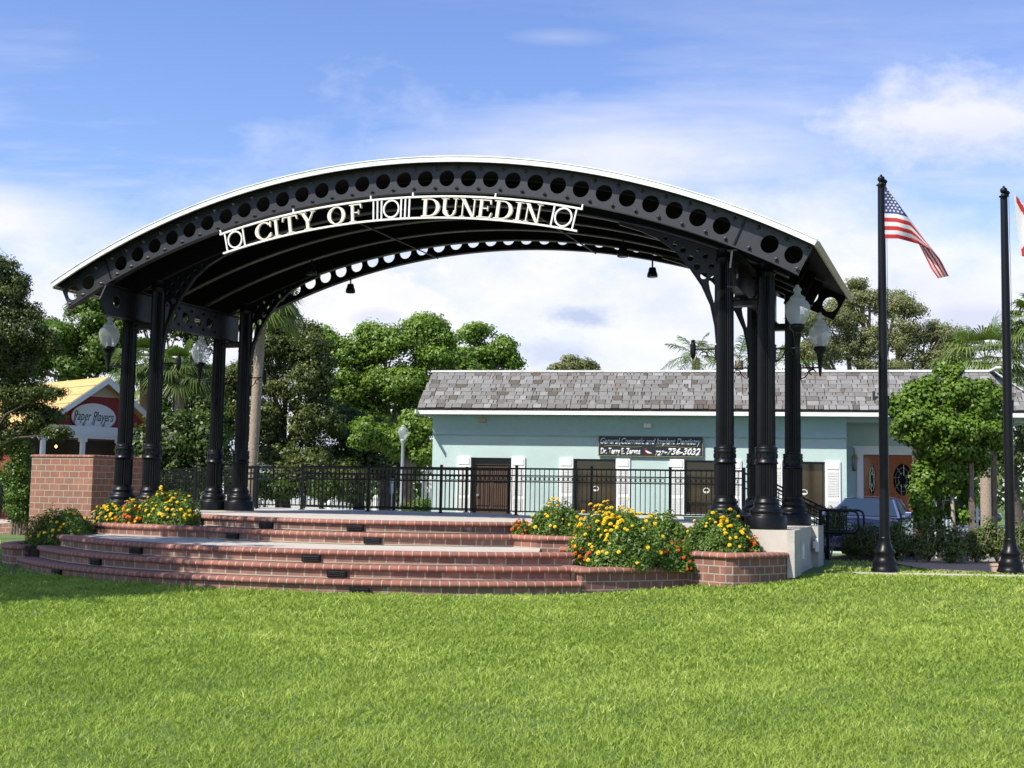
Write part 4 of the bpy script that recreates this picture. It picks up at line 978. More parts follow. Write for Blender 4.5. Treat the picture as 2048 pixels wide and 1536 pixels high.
zh = bw(1750, 872)[1]; 
DX0 = bw(1714, 960, .95)[0]; DX1 = DX0 + 1.85; DZT = bw(1750, 908, .95)[1]
wbox(AR, DX0, -.2, zw, .95, 1.2); wbox(DX0, DX1, DZT + .0, zw, .95, 1.2); AW = bw(1908, 960, .95)[0]; wbox(DX1, AW, -.2, zw, .95, 1.2)
wbox(AR, AE - .3, zh + .35, zw, .05, .3)                # header over the recess
wbox(0, .25, -.2, zw, T, 9.0); wbox(.25, AW, -.2, zw, 8.75, 9.0); wbox(AW - .25, AW, -.2, zw, 1.2, 8.75)
s.build('wall', M_['teal'], clin)
s = MB(); zf = bw(1200, 872)[1]; s.box((AR / 2, -.028, (zf + zw) / 2), (AR, .05, zw - zf)); s.build('frieze_board', M_['teal_dark'], clin)
s = MB(); s.box((AE / 2 - .15, 4.5, zw + .08), (AE - .35, 8.9, .1)); s.build('ceiling', M_['white'], clin)
for x0, x1, k in WINS:
    p0, p1 = bw(x0, 960)[0], bw(x1, 960)[0]; pc = (p0 + p1) / 2; wd_ = p1 - p0
    if k == 'w':
        fr = MB(); z0, z1 = zb_, zt; t_ = .05
        for c, d in (((pc, .10, z1 - t_ / 2 - .002), (wd_ - .004, .10, t_)), ((pc, .10, z0 + t_ / 2 + .002), (wd_ - .004, .10, t_)), ((p0 + t_ / 2 + .002, .10, (z0 + z1) / 2), (t_, .10, z1 - z0 - 2 * t_ - .006)), ((p1 - t_ / 2 - .002, .10, (z0 + z1) / 2), (t_, .10, z1 - z0 - 2 * t_ - .006)), ((pc, .12, z0 + .33), (wd_ - .11, .05, .03))): fr.box(c, d)
        f = fr.build('window', M_['bronze'], clin)
        p = MB(); p.box((pc, .16, (z0 + z1) / 2), (wd_ - .02, .012, z1 - z0 - .02)); p.build('pane', M_['brownglass'], f)
        d_ = MB(); o1 = circ(pc + .02, z1 - .78, .085, 20, .075); o2 = circ(pc + .02, z1 - .78, .068, 20, .058)
        d_.ring(o1, o2, .135, .15, lambda a, b, c: (a, c, b)); d_.prism([(pc - .05, z1 - .80), (pc + .09, z1 - .80), (pc + .07, z1 - .84), (pc + .02, z1 - .855), (pc - .03, z1 - .84)], .135, .15, lambda a, b, c: (a, c, b)); d_.build('decal', M_['sign_white'], f)
        s = MB(); s.box((pc, -.03, z0 - .03), (wd_ + .08, .10, .05)); s.build('sill', M_['white'], clin)
    else:
        dr = MB(); dr.box((pc, .14, zt - .10), (wd_ - .01, .06, .19)); o = dr.build('transom', M_['bronze'], clin)
        dr = MB(); zt2 = zt - .21; dr.box((pc, .16, (zt2 + .36) / 2), (wd_ - .04, .05, zt2 - .36))
        for q in (-1, 1):
            for z0, z1 in ((.5, 1.0), (1.1, 1.62), (1.72, 2.12)):
                dr.box((pc + q * wd_ * .22, .128, (z0 + z1) / 2 + .05), (wd_ * .34, .02, z1 - z0), taper=1)
        dd = dr.build('door', M_['browndoor'], clin)
        kb = MB(); kb.tube([(p0 + .17, .135, 1.42), (p0 + .17, .07, 1.42)], .035, 10); kb.build('handle', M_['chrome'], dd)
    # shutters
    for q, x in ((-1, p0), (1, p1)):
        xc = x + q * .195; sh = MB(); zt3 = zt + .02; zb3 = .55 if k == 'w' else .35
        sh.box((xc, -.02, (zt3 + zb3) / 2), (.37, .035, zt3 - zb3))
        for z0, z1 in ((zb3 + .08, (zt3 + zb3) / 2 - .04), ((zt3 + zb3) / 2 + .04, zt3 - .26)):
            n_ = int((z1 - z0) / .06)
            for i in range(n_): sh.box((xc, -.045, z0 + (i + .5) * (z1 - z0) / n_), (.27, .010, .05), rx=.12)
        sh.box((xc, -.044, zt3 - .12), (.29, .016, .17)); sh.build('shutter', M_['white'], clin)
# recessed entrance: surround, double door with oval lights
s = MB(); t_ = .16
s.box((DX0 + t_ / 2, .93, (DZT + .1) / 2), (t_, .06, DZT - .1)); s.box((DX1 - t_ / 2, .93, (DZT + .1) / 2), (t_, .06, DZT - .1)); s.box(((DX0 + DX1) / 2, .928, DZT + .07), (DX1 - DX0 + .1, .07, .18)); s.box(((DX0 + DX1) / 2, .91, DZT + .18), (DX1 - DX0 + .22, .11, .05))
s.build('door_surround', M_['white'], clin)
def ovaldoor(a0, a1, ow):
    c = (a0 + a1) / 2; zt_ = DZT - .03; zc_ = DZT - .66; b0 = .97
    ol = [(a0, .22), (a1, .22), (a1, zt_), (a0, zt_)]; ov = circ(c, zc_, ow, 28, .42); m = MB()
    vs, fs = plate(ol, [ov], .05, lambda a, b, q: (a, b0 + q, b)); m._add(vs, fs)
    m.ring(circ(c, zc_, ow + .045, 28, .465), circ(c, zc_, ow - .005, 28, .415), b0 - .025, b0 + .01, lambda a, b, q: (a, q, b))
    m.box((c, b0 - .008, .74), ((a1 - a0) * .72, .02, .62)); m.box((c, b0 - .018, .74), ((a1 - a0) * .56, .02, .46)); m.box((c, b0 - .012, 1.22), ((a1 - a0) * .8, .025, .05))
    o = m.build('door', M_['reddoor'], clin); g = MB(); g.prism(circ(c, zc_, ow + .01, 28, .43), b0 + .02, b0 + .028, lambda a, b, q: (a, q, b)); g.build('pane', M_['glassd'], o)
    l = MB()
    for sc_ in (.75, .45): l.ring(circ(c, zc_, ow * sc_, 20, .42 * sc_), circ(c, zc_, ow * sc_ - .010, 20, .42 * sc_ - .010), b0 + .006, b0 + .014, lambda a, b, q: (a, q, b))
    for k in range(8): q = math.pi * k / 4 + .3; l.tube([(c + ow * .3 * math.cos(q), b0 + .01, zc_ + .12 * math.sin(q)), (c + ow * .95 * math.cos(q + .35), b0 + .01, zc_ + .40 * math.sin(q + .35))], .006, 5)
    l.build('leading', M_['chrome'], o); return o
a0 = DX0 + t_; ovaldoor(a0 + .02, a0 + .42, .10); od = ovaldoor(a0 + .46, DX1 - t_ - .02, .245)
s = MB(); s.tube([(a0 + .55, .96, 1.25), (a0 + .55, .91, 1.25), (a0 + .63, .91, 1.25)], .014, 8); s.build('handle', M_['chrome'], od)
s = MB(); s.box(((DX0 + DX1) / 2, .3, .10), (2.2, 1.5, .24)); s.build('door_step', M_['concrete2'], clin)
# eaves, fascia, shingled mansard
OH = .50; SB = 1.15; ZR = bw(1200, 746, SB - OH)[1]
AL = bw(836, 830, -OH)[0]
s = MB(); s.box(((AL + AE) / 2, -OH - .012, ZE + .03), (AE - AL, .035, .10)); s.box((AE - .05 - .0, 4.2, ZE + .03), (.035, 9.5, .10)); s.box((AL - .01, 4.2, ZE + .03), (.03, 9.9, .10)); s.build('fascia', M_['white'], clin)
s = MB(); s.box(((AL + AE) / 2, -OH + .012, ZE + .105), (AE - AL + .02, .04, .05)); s.build('drip_gap', M_['bronze'], clin)
s = MB(); s.box(((AL + AE) / 2, (-OH + .2) / 2, ZE + .065), (AE - AL - .06, OH + .14, .02)); s.build('soffit', M_['teal_dark'], clin)
s = MB(); e0 = ZE + .14
s._add([(AL, -OH, e0), (AE, -OH, e0), (AE - SB, -OH + SB, ZR), (AL + .12, -OH + SB, ZR), (AE, 9.3, e0), (AE - SB, 8.2, ZR), (AL, 9.3, e0), (AL + .12, 8.2, ZR)],
       [(0, 1, 2, 3), (1, 4, 5, 2), (3, 2, 5, 7), (0, 3, 7, 6), (4, 6, 7, 5)])
rf = s.build('roof', M_['bark'], clin)
sh = MB(); rows = 9; sl = Vector((0, SB, ZR - e0)); ln = sl.length; sd_ = sl.normalized(); nr = Vector((0, -sd_.z, sd_.y))
ang = math.atan2(sd_.z, sd_.y)
for r in range(rows):
    f0 = (r - .02) / rows; a = AL + (.12 * f0) - .03 + random.uniform(-.02, .02); aend = AE - SB * f0 + .02
    rowj = random.uniform(-.012, .012)
    while a < aend:
        w_ = random.choice([.09, .13, .17, .20, .24, .28]) * random.uniform(.9, 1.15); w_ = min(w_, max(.04, aend - a)); ex = ln / rows * 1.42
        lo = -random.uniform(0, .028) + rowj; c = Vector((a + w_ / 2, -OH, e0)) + sd_ * (f0 * ln + lo + ex / 2) + nr * .028
        sh.tint = min(1, max(0, random.gauss(.55, .22))) if random.random() > .12 else random.uniform(0, .2)
        sh.box(c, (w_ - random.uniform(.012, .026), ex, random.uniform(.018, .032)), rx=ang - .035, rz=random.uniform(-.012, .012)); a += w_
# hip side shingles, coarser
for r in range(rows):
    f0 = r / rows; b = -OH + SB * f0
    while b < 9.2:
        w_ = random.uniform(.14, .28); c = Vector((AE, b + w_ / 2, e0)) + Vector((-SB, 0, ZR - e0)).normalized() * (f0 * ln + .14) + Vector((sd_.z, 0, sd_.y)) * .028
        sh.tint = min(1, max(0, random.gauss(.5, .22))); sh.box(c, (ln / rows * 1.35, w_ - .01, .02), ry=ang, rz=0); b += w_
sh.build('shingles', M_['shingle'], rf, tint=True)
s = MB(); s.box(((AL + AE - SB) / 2 + .03, -OH + SB - .01, ZR + .045), (AE - SB - AL - .05, .12, .055)); s.box((AE - SB, 3.8, ZR + .045), (.12, 8.2, .055))
s._add([(AE + .03, -OH - .03, e0 + .03), (AE - SB, -OH + SB - .04, ZR + .07), (AE - SB + .06, -OH + SB, ZR + .07), (AE + .07, -OH + .03, e0 + .03)], [(0, 1, 2, 3)])
s.build('roof_edging', M_['white_metal'], rf)
s = MB(); v_ = bw(1749, 795, -.4); s.box((v_[0], -.25, v_[1]), (.06, .06, .34)); s.build('vent_pipe', M_['bronze'], rf)
# wall fixtures
def fixture(px, py, nm, m, d, lb, cat):
    a_, z_ = bw(px, py); e = thing(nm, lb, cat, BO + BU * a_ + BV * (-.055 - d[1] / 2) + Vector((0, 0, z_)), BYAW)
    b = MB(); b.box((0, 0, 0), d); b.build('housing', M_[m], e, bevel=.012); b = MB(); b.box((0, -d[1] / 2 - .012, -d[2] * .1), (d[0] * .8, .02, d[2] * .6)); b.build('lens', M_['sign_white'] if m == 'white' else M_['beige'], e)
fixture(966, 841, 'eave_light', 'beige', (.21, .12, .12), 'small beige box light under the eave near the left corner of the teal building', 'wall light')
fixture(1296, 852, 'flood_light', 'white', (.20, .14, .11), 'small pale flood light under the eave above the dental sign', 'wall light')
# coach lantern beside the entrance
a_, z_ = bw(1708, 925, .95); e = thing('coach_lantern', 'brass coach lantern on the wall beside the red wooden door', 'wall lantern', BO + BU * a_ + BV * .95 + Vector((0, 0, z_)), BYAW)
b = MB(); b.box((0, -.012, -.05), (.09, .02, .34)); b.tube([(0, -.02, -.12), (0, -.09, -.16), (0, -.12, -.12)], .012, 8); b.build('bracket', M_['bronze'], e)
b = MB(); b.lathe([(.045, -.10), (.075, .08), (.075, .10)], c=(0, -.13, 0), n=6, smooth=False); b.build('glass', M_['globe'], e)
b = MB(); b.lathe([(.09, .10), (.05, .17), (.03, .19), (.02, .26), (.004, .28)], c=(0, -.13, 0), n=8, smooth=False); b.build('cap', M_['gold'], e); b = MB(); b.lathe([(.01, -.20), (.03, -.16), (.05, -.10)], c=(0, -.13, 0), n=8); b.build('tail', M_['gold'], e)
# text helper: built-in font to mesh, laid in a plane
def textmesh(name, txt, h, width, m, parent, loc, rx=math.pi / 2, shear=0.0, off=0.0, ext=.004, rz=0):
    c = bpy.data.curves.new(name, 'FONT'); c.body = txt; c.size = 1; c.shear = shear; c.offset = off; c.extrude = 0; c.resolution_u = 3
    o = bpy.data.objects.new(name, c); COL.objects.link(o); dg = bpy.context.evaluated_depsgraph_get(); me = bpy.data.meshes.new_from_object(o.evaluated_get(dg)); bpy.data.objects.remove(o)
    xs = [v.co.x for v in me.vertices]; ys = [v.co.y for v in me.vertices]; w0 = max(xs) - min(xs); h0 = .73
    for v in me.vertices: v.co = Vector(((v.co.x - min(xs)) * width / w0, v.co.y * h / h0, 0))
    bm = bmesh.new(); bm.from_mesh(me); r_ = bmesh.ops.extrude_face_region(bm, geom=list(bm.faces))
    for g in r_['geom']:
        if isinstance(g, bmesh.types.BMVert): g.co.z += ext
    bm.to_mesh(me); bm.free(); me.materials.clear(); q = link_mesh(name, me, m, parent); q.location = loc; q.rotation_euler = (rx, 0, rz); return q
a0, z0 = bw(1196.5, 912, -.06); a1, z1 = bw(1406, 873, -.06)
ds = thing('dental_sign', 'black sign board with silver and white lettering for a dental practice', 'sign', BO + BU * a0 + BV * -.06 + Vector((0, 0, z0)), BYAW)
SW, SH = a1 - a0, z1 - z0
b = MB(); b.box((SW / 2, .012, SH / 2), (SW, .03, SH)); b.build('board', M_['signblack'], ds)
b = MB()
for c, d in (((SW / 2, -.006, SH - .008), (SW, .01, .012)), ((SW / 2, -.006, .008), (SW, .01, .012)), ((.008, -.006, SH / 2), (.012, .01, SH - .03)), ((SW - .008, -.006, SH / 2), (.012, .01, SH - .03))): b.box(c, d)
for x0_, x1_ in ((.06, .42), (.55, .93)):
    pts = [(SW * (x0_ + (x1_ - x0_) * k / 12), -.006, SH * (.49 + .035 * math.sin(k / 12 * 6.28))) for k in range(13)]; b.tube(pts, .005, 5)
b.build('gold_line', M_['gold'], ds)
textmesh('lettering', 'General,Cosmetic and Implant Dentistry', SH * .31, SW * .965, M_['signgrey'], ds, (SW * .018, -.004, SH * .60), shear=.35, off=.02)
textmesh('lettering', 'Dr. Terry E. Zervos', SH * .30, SW * .385, M_['signtext'], ds, (SW * .022, -.004, SH * .11), shear=.12, off=.03)
textmesh('lettering', '727', SH * .22, SW * .095, M_['signtext'], ds, (SW * .545, -.004, SH * .07), shear=.4, off=.035)
textmesh('lettering', '-736-3032', SH * .32, SW * .345, M_['signtext'], ds, (SW * .635, -.004, SH * .10), shear=.3, off=.04)
b = MB(); lips = [(0, 1), (.12, .92), (.28, .62), (.5, .32), (.75, .12), (1, .02), (.7, -.04), (.4, .0), (.18, .2), (.05, .5)]
b.prism([(SW * (.445 + .085 * x), SH * (.12 + .30 * y)) for x, y in lips], -.012, -.003, lambda a, b_, c: (a, c, b_)); b.build('red_lips', M_['red'], ds)
b = MB(); b.prism([(SW * (.455 + .065 * x), SH * (.15 + .16 * y)) for x, y in ((0, 1), (.3, .75), (.6, .5), (1, .1), (.6, 0), (.25, .2), (.05, .55))], -.016, -.0125, lambda a, b_, c: (a, c, b_)); b.build('white_smile', M_['signtext'], ds)
# ================================================================ TREES
def tree_leaves(name, parent, lobes, n, size, m, aspect=.6, shell=.55, gap=.35, up_=.25, tmean=.5, seed=0, clump=0.0, nclump=None, sub=0):
    """lobes: (centre xyz, radii xyz) relative to parent. Leaves in clumps through the outer volume of each lobe."""
    r_ = np.random.default_rng(seed + 11); C = np.array([l[0] for l in lobes], float); Rd = np.array([l[1] for l in lobes], float)
    if sub:
        k_ = sub; d_ = r_.normal(size=(len(C) * k_, 3)); d_ /= np.linalg.norm(d_, axis=1, keepdims=True); d_[:, 2] = np.where(d_[:, 2] < -.3, -d_[:, 2] * .5, d_[:, 2])
        C2 = np.repeat(C, k_, 0) + d_ * np.repeat(Rd, k_, 0) * r_.uniform(.45, .85, (len(d_), 1)); R2 = np.repeat(Rd, k_, 0) * r_.uniform(.28, .5, (len(d_), 1)); R2[:, 2] *= .8
        C, Rd = np.concatenate([C, C2]), np.concatenate([Rd * .72, R2])
    vol = Rd[:, 0] * Rd[:, 2] + Rd[:, 1] * Rd[:, 2]; pr = vol / vol.sum()
    nc = nclump or max(20, n // 22); li = r_.choice(len(C), nc, p=pr)
    D = r_.normal(size=(nc, 3)); D /= np.linalg.norm(D, axis=1, keepdims=True)
    ph = r_.uniform(0, 6.28, (len(C), 3))[li]
    lump = 1 + .13 * np.sin(D[:, 0] * 5 + ph[:, 0]) + .13 * np.sin(D[:, 2] * 6 + ph[:, 1]) + .10 * np.sin(D[:, 1] * 7 + ph[:, 2])
    rad_ = (shell + (1 - shell) * r_.random(nc) ** .6) * lump
    cc = C[li] + D * rad_[:, None] * Rd[li]
    hole = np.sin(cc[:, 0] * 1.9 + seed) * np.sin(cc[:, 2] * 2.3 + seed * 2) * np.sin(cc[:, 1] * 1.7 + 1)
    keep = hole > -gap if gap < 1 else np.ones(nc, bool)
    cc, Dk, lk, rk = cc[keep], D[keep], li[keep], rad_[keep]; nc = len(cc)
    ci = r_.integers(0, nc, n); cs = (clump or size * 2.4)
    off = r_.normal(size=(n, 3)); off /= np.linalg.norm(off, axis=1, keepdims=True); off *= (r_.random((n, 1)) ** .5) * cs
    P = cc[ci] + off * np.array([1, 1, .72])
    N = off / cs * .9 + Dk[ci] * .5 + r_.normal(0, .38, (n, 3)); N[:, 2] += up_
    ct = r_.normal(0, .13, nc)
    t_ = np.clip(tmean + ct[ci] + r_.normal(0, .13, n) + .12 * (off[:, 2] / cs), 0, 1)
    global rng
    return smallleaf(P, N, r_.uniform(.7, 1.3, n) * size, aspect, LM[m], name, parent, t_)
def limbs(name, parent, base, top, r0, lobes, m, nb=None, seed=1, twigs=2):
    rr = random.Random(seed); s = MB(); base, top = Vector(base), Vector(top)
    mid = base.lerp(top, .5) + Vector((rr.uniform(-.15, .15), rr.uniform(-.15, .15), 0))
    s.tube([base, base + Vector((0, 0, .15)), mid, top], [r0 * 1.35, r0 * 1.05, r0 * .85, r0 * .55], 10, cap=False)
    for l in (lobes if nb is None else lobes[:nb]):
        c = Vector(l[0]); st_ = mid.lerp(top, rr.uniform(.2, 1.0)); m_ = st_.lerp(c, .5) + Vector((rr.uniform(-.3, .3), rr.uniform(-.3, .3), rr.uniform(.0, .3)))
        s.tube([st_, m_, c], [r0 * .42, r0 * .26, r0 * .09], 7, cap=False)
        for _ in range(twigs):
            e_ = c + Vector([rr.uniform(-.75, .75) * q for q in l[1]]); s.tube([m_.lerp(c, rr.uniform(.2, .9)), e_], [r0 * .14, r0 * .03], 5, cap=False)
    return s.build(name, M_[m], parent)
def tree(lb, cat, kind, Y, blobs, n, size, base_px, m, bark='bark', r0=.25, group=None, gap=.35, aspect=.6, seed=0, shell=.5, tmean=.5, nm='broadleaf_tree', dy=1.0, clump=0, trunk_top=None, twigs=2, up_=.25):
    """blobs: photo ellipses (px, py, rx, ry[, depth offset]) at distance Y"""
    b = W(base_px, 1000, Y); b.z = float(gz(b.x, b.y)) ; e = thing(nm, lb, cat, b, 0, group); lobes = []
    for q in blobs:
        yo = q[4] if len(q) > 4 else 0; c = W(q[0], q[1], Y + yo) - b; k = (Y + yo) / FPX; lobes.append((tuple(c), (q[2] * k, (q[2] * .5 + q[3] * .5) * k * dy, q[3] * k)))
    tree_leaves('crown', e, lobes, int(n * 1.25), size * .82, m, aspect, shell, gap, up_, tmean, seed, clump * .85, sub=6)
    zt_ = trunk_top or min(l[0][2] for l in lobes) + .3
    if m in ('oak', 'dkshrub') and bark == 'bark': bark = 'darkbark'
    ctr = sum((Vector(l[0]) for l in lobes), Vector()) / len(lobes)
    limbs('trunk', e, (0, 0, -.1), (ctr.x * .3, ctr.y * .3, max(1.0, zt_)), r0, lobes, bark, seed=seed, twigs=twigs); return e
GT = 'trees behind the stage'
# left side
tree('dark fine leaved oak at the left edge reaching over the yellow roof', 'tree', 'oak', 30, [(0, 590, 70, 60), (50, 630, 50, 40), (-30, 700, 110, 90), (20, 720, 75, 55), (30, 800, 75, 50), (80, 835, 52, 34), (15, 870, 75, 36), (115, 868, 34, 16, -.5), (85, 790, 45, 22, -.4), (35, 560, 30, 18), (-60, 560, 80, 80), (95, 690, 30, 30), (-20, 900, 60, 40)], 66000, .085, -60, 'oak', group=GT, gap=.8, seed=1, r0=.12, tmean=.3, dy=.7)
tree('mid green tree behind the yellow roof, left of the columns', 'tree', 'mid', 52, [(110, 680, 60, 48), (170, 650, 50, 45), (60, 720, 70, 45), (215, 700, 55, 60), (160, 735, 60, 40), (255, 640, 40, 50), (185, 610, 38, 34), (20, 740, 60, 40)], 34000, .20, 150, 'mid', group=GT, gap=.4, seed=2, tmean=.5)
tree('dark tree behind the left columns under the roof', 'tree', 'oak', 50, [(330, 640, 60, 50), (400, 660, 60, 60), (270, 610, 60, 40), (380, 760, 75, 70), (300, 840, 70, 80), (430, 830, 60, 80), (340, 900, 80, 60)], 30000, .19, 360, 'dkshrub', group=GT, gap=.6, seed=3, tmean=.5)
tree('tall dark oak behind the palm trunk', 'tree', 'oak', 44, [(560, 640, 70, 45), (600, 690, 60, 60), (530, 720, 60, 60), (590, 780, 85, 65), (520, 850, 70, 70), (620, 850, 70, 60), (560, 600, 42, 26), (640, 740, 40, 50), (480, 780, 40, 80), (600, 920, 90, 50)], 52000, .135, 570, 'oak', group=GT, gap=.5, seed=4, r0=.3, tmean=.55)
tree('bright green round topped tree in the middle of the background', 'tree', 'bright', 48, [(700, 715, 62, 46), (770, 690, 60, 42), (845, 675, 62, 46), (880, 720, 60, 40), (700, 790, 65, 55), (790, 770, 70, 60), (860, 790, 60, 55), (735, 840, 50, 40), (660, 690, 34, 36), (740, 670, 36, 26), (855, 655, 44, 22), (905, 745, 50, 40)], 62000, .17, 770, 'bright', group=GT, gap=.9, seed=5, r0=.35, tmean=.55, shell=.6, clump=.42)
tree('bright green tree with two small round tops above the left end of the grey roof', 'tree', 'bright', 53, [(950, 668, 36, 30), (975, 715, 42, 32), (1010, 700, 36, 30), (920, 725, 40, 35), (1020, 728, 26, 20), (955, 760, 70, 40)], 20000, .17, 960, 'bright', group=GT, gap=.9, seed=6, tmean=.58, shell=.55, clump=.40)
tree('low bright leaved tree beside the left corner of the teal building', 'tree', 'bright', 40, [(830, 860, 42, 40), (790, 890, 45, 35), (850, 905, 26, 30), (750, 880, 40, 40)], 15000, .15, 820, 'bright', group=GT, gap=.5, seed=7, tmean=.6, clump=.35)
tree('dark undergrowth tree below the bright round topped tree', 'tree', 'oak', 46, [(720, 900, 60, 55), (660, 930, 60, 50), (790, 940, 60, 40), (690, 850, 55, 45), (760, 870, 50, 40)], 24000, .17, 720, 'dkshrub', group=GT, gap=.8, seed=8, tmean=.4)
tree('pale olive tree top behind the grey roof, left of the other', 'tree', 'olive', 60, [(1115, 738, 26, 10), (1095, 734, 12, 8)], 2200, .16, 1110, 'olive', seed=9, group=GT, r0=.2)
tree('pale olive tree top just above the middle of the grey roof', 'tree', 'olive', 60, [(1160, 732, 32, 16), (1138, 722, 12, 12), (1180, 738, 22, 12)], 3600, .16, 1160, 'olive', seed=10, group=GT, r0=.2)
tree('wide olive grey tree with fine leaves and bare limbs behind the right columns', 'tree', 'olive', 56, [(1740, 600, 55, 34), (1690, 640, 60, 45), (1790, 620, 60, 40), (1650, 700, 55, 55), (1730, 690, 60, 50), (1810, 680, 65, 50), (1880, 670, 50, 45), (1620, 650, 40, 45), (1860, 720, 60, 40), (1600, 710, 40, 40), (1760, 740, 80, 30), (1720, 570, 30, 18), (1700, 600, 45, 30), (1925, 710, 36, 36)], 62000, .12, 1740, 'olive', group=GT, gap=.75, seed=12, r0=.5, tmean=.5, shell=.3, twigs=5, clump=.34, trunk_top=4.0)
# right side dark background trees
tree('dark shady tree beyond the vine arbour at the right edge', 'tree', 'oak', 58, [(1960, 850, 70, 60), (2040, 830, 60, 70), (2080, 900, 60, 60), (1990, 925, 80, 34), (1930, 890, 40, 50)], 16000, .2, 2040, 'dkshrub', group=GT, gap=.7, seed=13, tmean=.4)
# hedge masses and far woodland
def hedge(lb, Y, blobs, n, size, m, seed, name='hedge', tm=.45, cat='hedge'):
    b = W(blobs[0][0], 1000, Y); b.z = float(gz(b.x, b.y)); e = thing(name, lb, cat, b); lobes = []
    for q in blobs: c = W(q[0], q[1], Y) - b; k = Y / FPX; lobes.append((tuple(c), (q[2] * k, q[2] * k * .7, q[3] * k)))
    tree_leaves('foliage', e, lobes, n, size, m, .6, .5, .9, .3, tm, seed); s = MB()
    for q in lobes: s.tube([(q[0][0], q[0][1], -.1), (q[0][0] + .05, q[0][1], q[0][2])], [.05, .02], 6)
    s.build('stems', M_['bark'], e); return e
hedge('shadowy hedge behind the fence, left of the lamp post', 42, [(560, 960, 50, 34), (640, 965, 50, 30), (700, 960, 40, 36), (610, 935, 40, 25)], 9000, .13, 'oak', 21)
hedge('light green shrub behind the fence near the palm trunk', 40, [(560, 980, 30, 18), (530, 968, 24, 20), (655, 975, 34, 20)], 4200, .10, 'mid', 22, 'shrub', .25, 'shrub')
hedge('low green shrub at the left corner of the teal building', 36, [(845, 1012, 24, 14), (820, 1018, 20, 10)], 2600, .07, 'mid', 23, 'shrub', .6, 'shrub')
hedge('small sunlit climbing shrub left of the tall brick wall', 33, [(38, 905, 18, 34), (45, 880, 12, 20), (30, 945, 24, 28), (40, 985, 30, 30), (42, 1020, 30, 22)], 9500, .075, 'mid', 24, 'climbing_shrub', .5, 'shrub')
hedge('dark green shrubs behind the ramp fence between the left columns', 39, [(350, 870, 44, 50), (290, 900, 40, 50), (420, 880, 44, 60), (340, 950, 40, 40), (395, 940, 40, 40), (300, 960, 40, 40), (455, 950, 30, 30)], 14000, .13, 'dkshrub', 25, 'hedge', .4)
hedge('dark hedge behind the fence at the left edge', 40, [(20, 980, 40, 36), (-30, 970, 50, 40), (60, 985, 30, 30)], 6000, .13, 'dkshrub', 26, 'hedge', .35)
# far woodland, one mass
lb_ = []
for k in range(70):
    x = -1300 + k * 70 + random.uniform(-20, 20); Y = random.uniform(88, 125); c = W(x, 1000, Y); h_ = random.uniform(4.5, 8)
    if 1000 < x < 1660: h_ = 3
    lb_.append(((c.x, c.y, h_ * .45), (random.uniform(3, 4.5), 3, h_ * .55)))
wood = thing('woodland', 'dark line of distant trees behind everything', 'woodland'); wood['kind'] = 'stuff'
tree_leaves('foliage', wood, lb_, 42000, .55, 'dkshrub', .7, .5, 2, .2, .5, 77)

# palms
def frond(P, T, base, d, ln, droop, nleaf=26, wl=.5, fan=False, t0=.5):
    d = Vector(d).normalized(); side = d.cross(Vector((0, 0, 1))); side = side.normalized() if side.length > .05 else Vector((1, 0, 0))
    pts = []
    for k in range(9): f = k / 8; pts.append(base + d * ln * f + Vector((0, 0, -droop * f * f * ln)))
    if fan:   # sabal: petiole then a fan of folded leaflets
        st = 4; hub = pts[st]; dr = (pts[st + 1] - pts[st]).normalized(); upv = side.cross(dr).normalized()
        P.append([base + side * .02, base - side * .02, hub - side * .015, hub + side * .015]); T.append(t0)
        for k in range(nleaf):
            a = R(-105 + 210 * k / (nleaf - 1)); dd = (dr * math.cos(a) + side * math.sin(a) + upv * .12).normalized(); L_ = ln * .55 * (1 - .25 * abs(a) / 1.8) * random.uniform(.85, 1.1)
            w_ = side * math.cos(a) * .03 - dr * math.sin(a) * .03; m_ = hub + dd * L_ * .6; e_ = hub + dd * L_ + Vector((0, 0, -L_ * random.uniform(.2, .55)))
            P.append([hub + w_ * .3, hub - w_ * .3, m_ - w_, m_ + w_]); T.append(t0 + random.uniform(-.12, .2)); P.append([m_ + w_, m_ - w_, e_ - w_ * .15, e_ + w_ * .15]); T.append(t0 + random.uniform(-.05, .25))
    else:
        for a, b in zip(pts, pts[1:]): P.append([a + side * .02, a - side * .02, b - side * .015, b + side * .015]); T.append(t0)
        for k in range(nleaf):
            f = .15 + .85 * k / nleaf; i = min(7, int(f * 8)); p = pts[i].lerp(pts[i + 1], f * 8 - i); tg = (pts[i + 1] - pts[i]).normalized(); L_ = wl * math.sin(math.pi * min(1, f * .8 + .15)) * random.uniform(.8, 1.15)
            for sd in (-1, 1):
                dd = (side * sd + tg * .7 + Vector((0, 0, random.uniform(-.45, .1)))).normalized(); w_ = tg * .02; m_ = p + dd * L_ * .55; e_ = p + dd * L_ + Vector((0, 0, -L_ * .25))
                P.append([p + w_, p - w_, m_ - w_, m_ + w_]); T.append(t0 + random.uniform(-.15, .15)); P.append([m_ + w_, m_ - w_, e_ - w_ * .1, e_ + w_ * .1]); T.append(t0 + random.uniform(-.1, .2))
